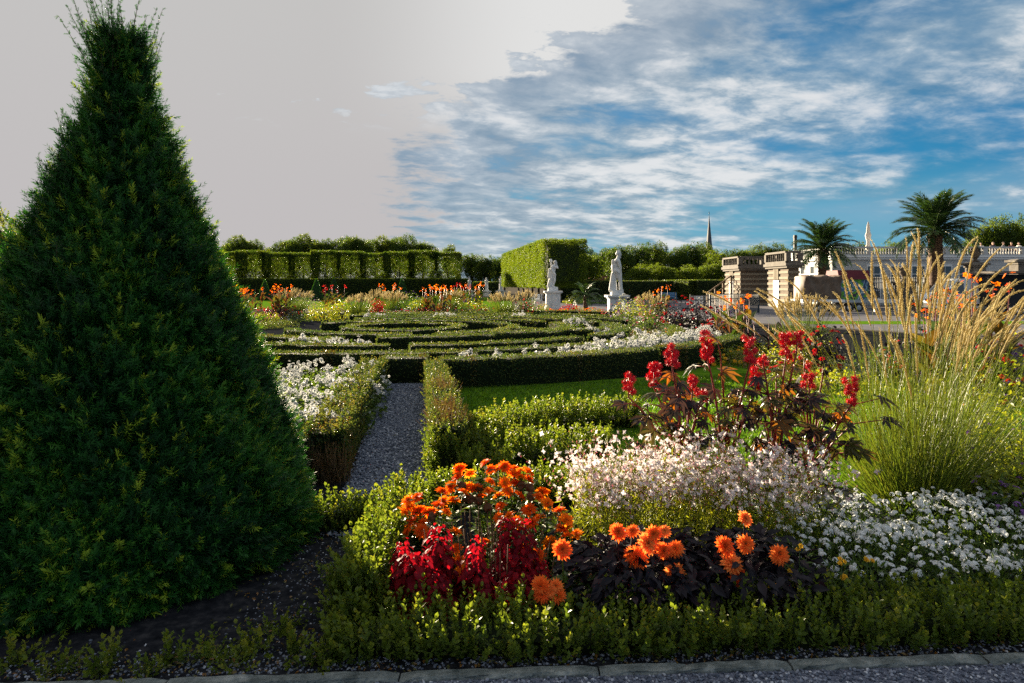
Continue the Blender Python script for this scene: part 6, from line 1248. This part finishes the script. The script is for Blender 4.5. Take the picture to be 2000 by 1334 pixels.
for (zx, zy, sz, tone, dxx, dzz) in ((1340, 372, .18, .0, 1, -.25), (1360, 470, .15, .02, 1, -.3), (950, 368, .15, .02, .6, -.7), (1090, 440, .15, .1, -.3, -.8), (412, 300, .12, .05, .3, -.5), (610, 250, .16, .85, .6, -.2), (380, 255, .12, 1.0, -.2, -.6), (590, 110, .13, .8, .5, .9), (1190, 570, .16, .05, .2, -.8), (1250, 620, .13, .7, .9, -.4), (690, 400, .13, .9, -.3, -.8), (270, 460, .15, .4, -.6, -.5), (540, 440, .12, .95, .1, -.8), (880, 480, .14, .85, .3, -.7), (1020, 500, .12, .7, .2, -.8), (300, 520, .16, .5, -.4, -.6), (1150, 440, .12, 1., .3, -.7), (160, 390, .12, .2, -.6, -.5), (860, 250, .14, .6, .7, -.2), (520, 550, .15, .1, .2, -.9), (700, 560, .16, .3, -.2, -.8), (240, 580, .15, .1, -.5, -.6), (900, 580, .15, .15, .5, -.7)):
    p_ = at(1150 + zx / 2.353, 620 + zy / 2.353, 4.95 + r.normal(0, .08)); leafat(p_, np.array([dxx, r.normal(-.1, .3), dzz]), sz, tone); rt = roots[int(np.argmin([abs(p_[0] - q[0]) for q in roots]))]; m_ = np.array([(p_[0] * .6 + rt[0] * .4), (p_[1] + rt[1]) / 2, p_[2] * .92]); stems.tube([rt * np.array([1, 1, 0]) + np.array([0, 0, p_[2] * .45]) - o_, m_ - o_, p_ - o_], [.006, .005, .003], 4, 0, .6)
for q in range(70):
    b = np.array([r.uniform(1.05, 2.45), r.uniform(4.85, 5.3), r.uniform(.22, .95)]); a = r.uniform(0, 6.28); leafat(b, np.array([math.cos(a), math.sin(a) * .5 - .2, -.45]), r.uniform(.10, .17), np.clip(r.normal(.35, .3), 0, 1)); rt = roots[int(np.argmin([abs(b[0] - x_[0]) for x_ in roots]))]; stems.tube([rt + np.array([0, 0, b[2] * .5]) - o_, (rt * .4 + b * .6) * np.array([1, 1, 0]) + np.array([0, 0, b[2] * .98]) - o_, b - o_], [.006, .005, .003], 4, 0, .5)
stems.build('stems', M['stemred'], ct); lv.build('leaves', M['castor'], ct)
# big fountain grass
def fountain(label, gb, tips, seed, nb, Yt):
    gt = thing('fountain_grass', label, 'fountain grass', tuple(gb)); r = rng_(seed); mb = MB()
    blades(mb, r, int(650 * nb), .26, .95, .55, .0055, tone=(.45, .22)); blades(mb, r, int(750 * nb), .26, 1.4, .50, .0045, tone=(.5, .22)); blades(mb, r, int(400 * nb), .28, .7, 1.1, .0055, tone=(.3, .2)); mb.build('blades', M['blade'], gt); st = MB()
    for (zx, zy) in tips[:99]:
        p_ = at(1360 + zx / 3.125, 360 + zy / 3.125, Yt + r.normal(0, .22)) - gb; b = np.array([*disc_pts(r, 1, .16)[0], 0]); b[0] += np.clip(p_[0] * .12, -.15, .2); s = np.linspace(0, 1, 26)[:, None]
        m_ = np.array([b[0] + p_[0] * (.30 if p_[0] > 0 else .52), b[1] + p_[1] * .4, p_[2] * (.74 + r.normal(.06, .07))]); m_[:2] += r.normal(0, .05, 2); pts = b * (1 - s) ** 2 + 2 * m_ * s * (1 - s) + p_ * s ** 2; pts += np.array([.05, 0, -.07]) * np.sign(p_[0]) ** np.array([1, 1, 2]) * np.clip(s - .75, 0, 1) ** 2 * 16 * r.uniform(0, .55)
        d = np.r_[0, np.cumsum(np.linalg.norm(np.diff(pts, axis=0), axis=1))]; L = r.uniform(.30, .52); u = np.linspace(d[-1] - L, d[-1], 12); pp = np.column_stack([np.interp(u, d, pts[:, j]) for j in range(3)]); w0 = d < d[-1] - L * .9; st.tube(pts[w0], np.linspace(.0028, .0016, w0.sum()), 4, 0, r.uniform(.3, .9)); pm = MB(); plume_mesh(pm, pp, r.uniform(.0068, .0100), r, 480, blen=.016); pm.build('seed_plume', M['plume'], gt)
    st.build('stems', M['limeleaf'], gt)
TIPS = [(1375,235),(1330,270),(1300,285),(1085,300),(1705,300),(1115,440),(975,460),(850,405),(1280,450),(1450,395),(1855,385),(1580,490),(1860,610),(1640,590),(1780,580),(1700,660),(1000,600),(895,525),(950,560),(555,560),(370,630),(45,650),(30,730),(205,795),(290,755),(380,615),(480,860),(935,770),(1120,870),(1270,700),(1270,640),(1400,430),(1385,440),(1170,470),(1205,430),(1500,560),(1560,520),(1650,760),(1820,760),(1200,700),(1140,480),(1240,470),(1330,560),(1460,620),(1540,640),(1600,700),(1720,720),(1850,760),(660,660),(540,740),(565,790),(770,660),(850,640),(1000,800),(900,900)]
r = rng_(1500); TIPS += [(a + r.normal(40, 60), b + abs(r.normal(70, 60))) for a, b in TIPS if a > 1050][:26]
fountain('huge fountain grass with long straw plumes at the right', np.array([3.05, 5.15, 0]), TIPS, 1501, 1.0, 5.0)
T2 = [(1995, 575), (1975, 700), (1990, 770), (1900, 880), (2050, 640), (2080, 720), (1940, 640), (2020, 820), (1880, 700), (2100, 560)] + [(r.uniform(1560, 2100), r.uniform(560, 900)) for _ in range(48)]
fountain('second fountain grass with leaning plumes at the right edge behind the yellow green shrub', np.array([3.95, 6.2, 0]), T2, 1502, .35, 5.9)
# yellow green shrubs at the right edge and heliotrope
for i, (x, y, R, h, lab) in enumerate(((3.78, 5.05, .48, .92, 'loose yellow green shrub at the right edge beside the fountain grass'), (3.42, 4.86, .30, .50, 'lower yellow green shrub in front of the taller one at the right edge'), (4.7, 7.0, .8, .9, 'yellow green shrub farther back at the right edge'))): bush(lab, 'shrub', (x, y, 0), R, h, 'limeleaf', .05, 2400, [('purple', POM, 14, .02)], 1600 + i, name='leafy_shrub', lw=.42, hollow=.35)
bush('violet heliotrope behind the white alyssum at the right', 'heliotrope', (3.30, 4.70, 0), .26, .36, 'leaf', .05, 700, [('purple', UMB[0], 40, .022)], 1610, name='heliotrope')
bush('second violet heliotrope at the right edge behind the alyssum', 'heliotrope', (3.62, 4.66, 0), .28, .38, 'leaf', .05, 700, [('purple', UMB[1], 40, .022)], 1611, name='heliotrope')
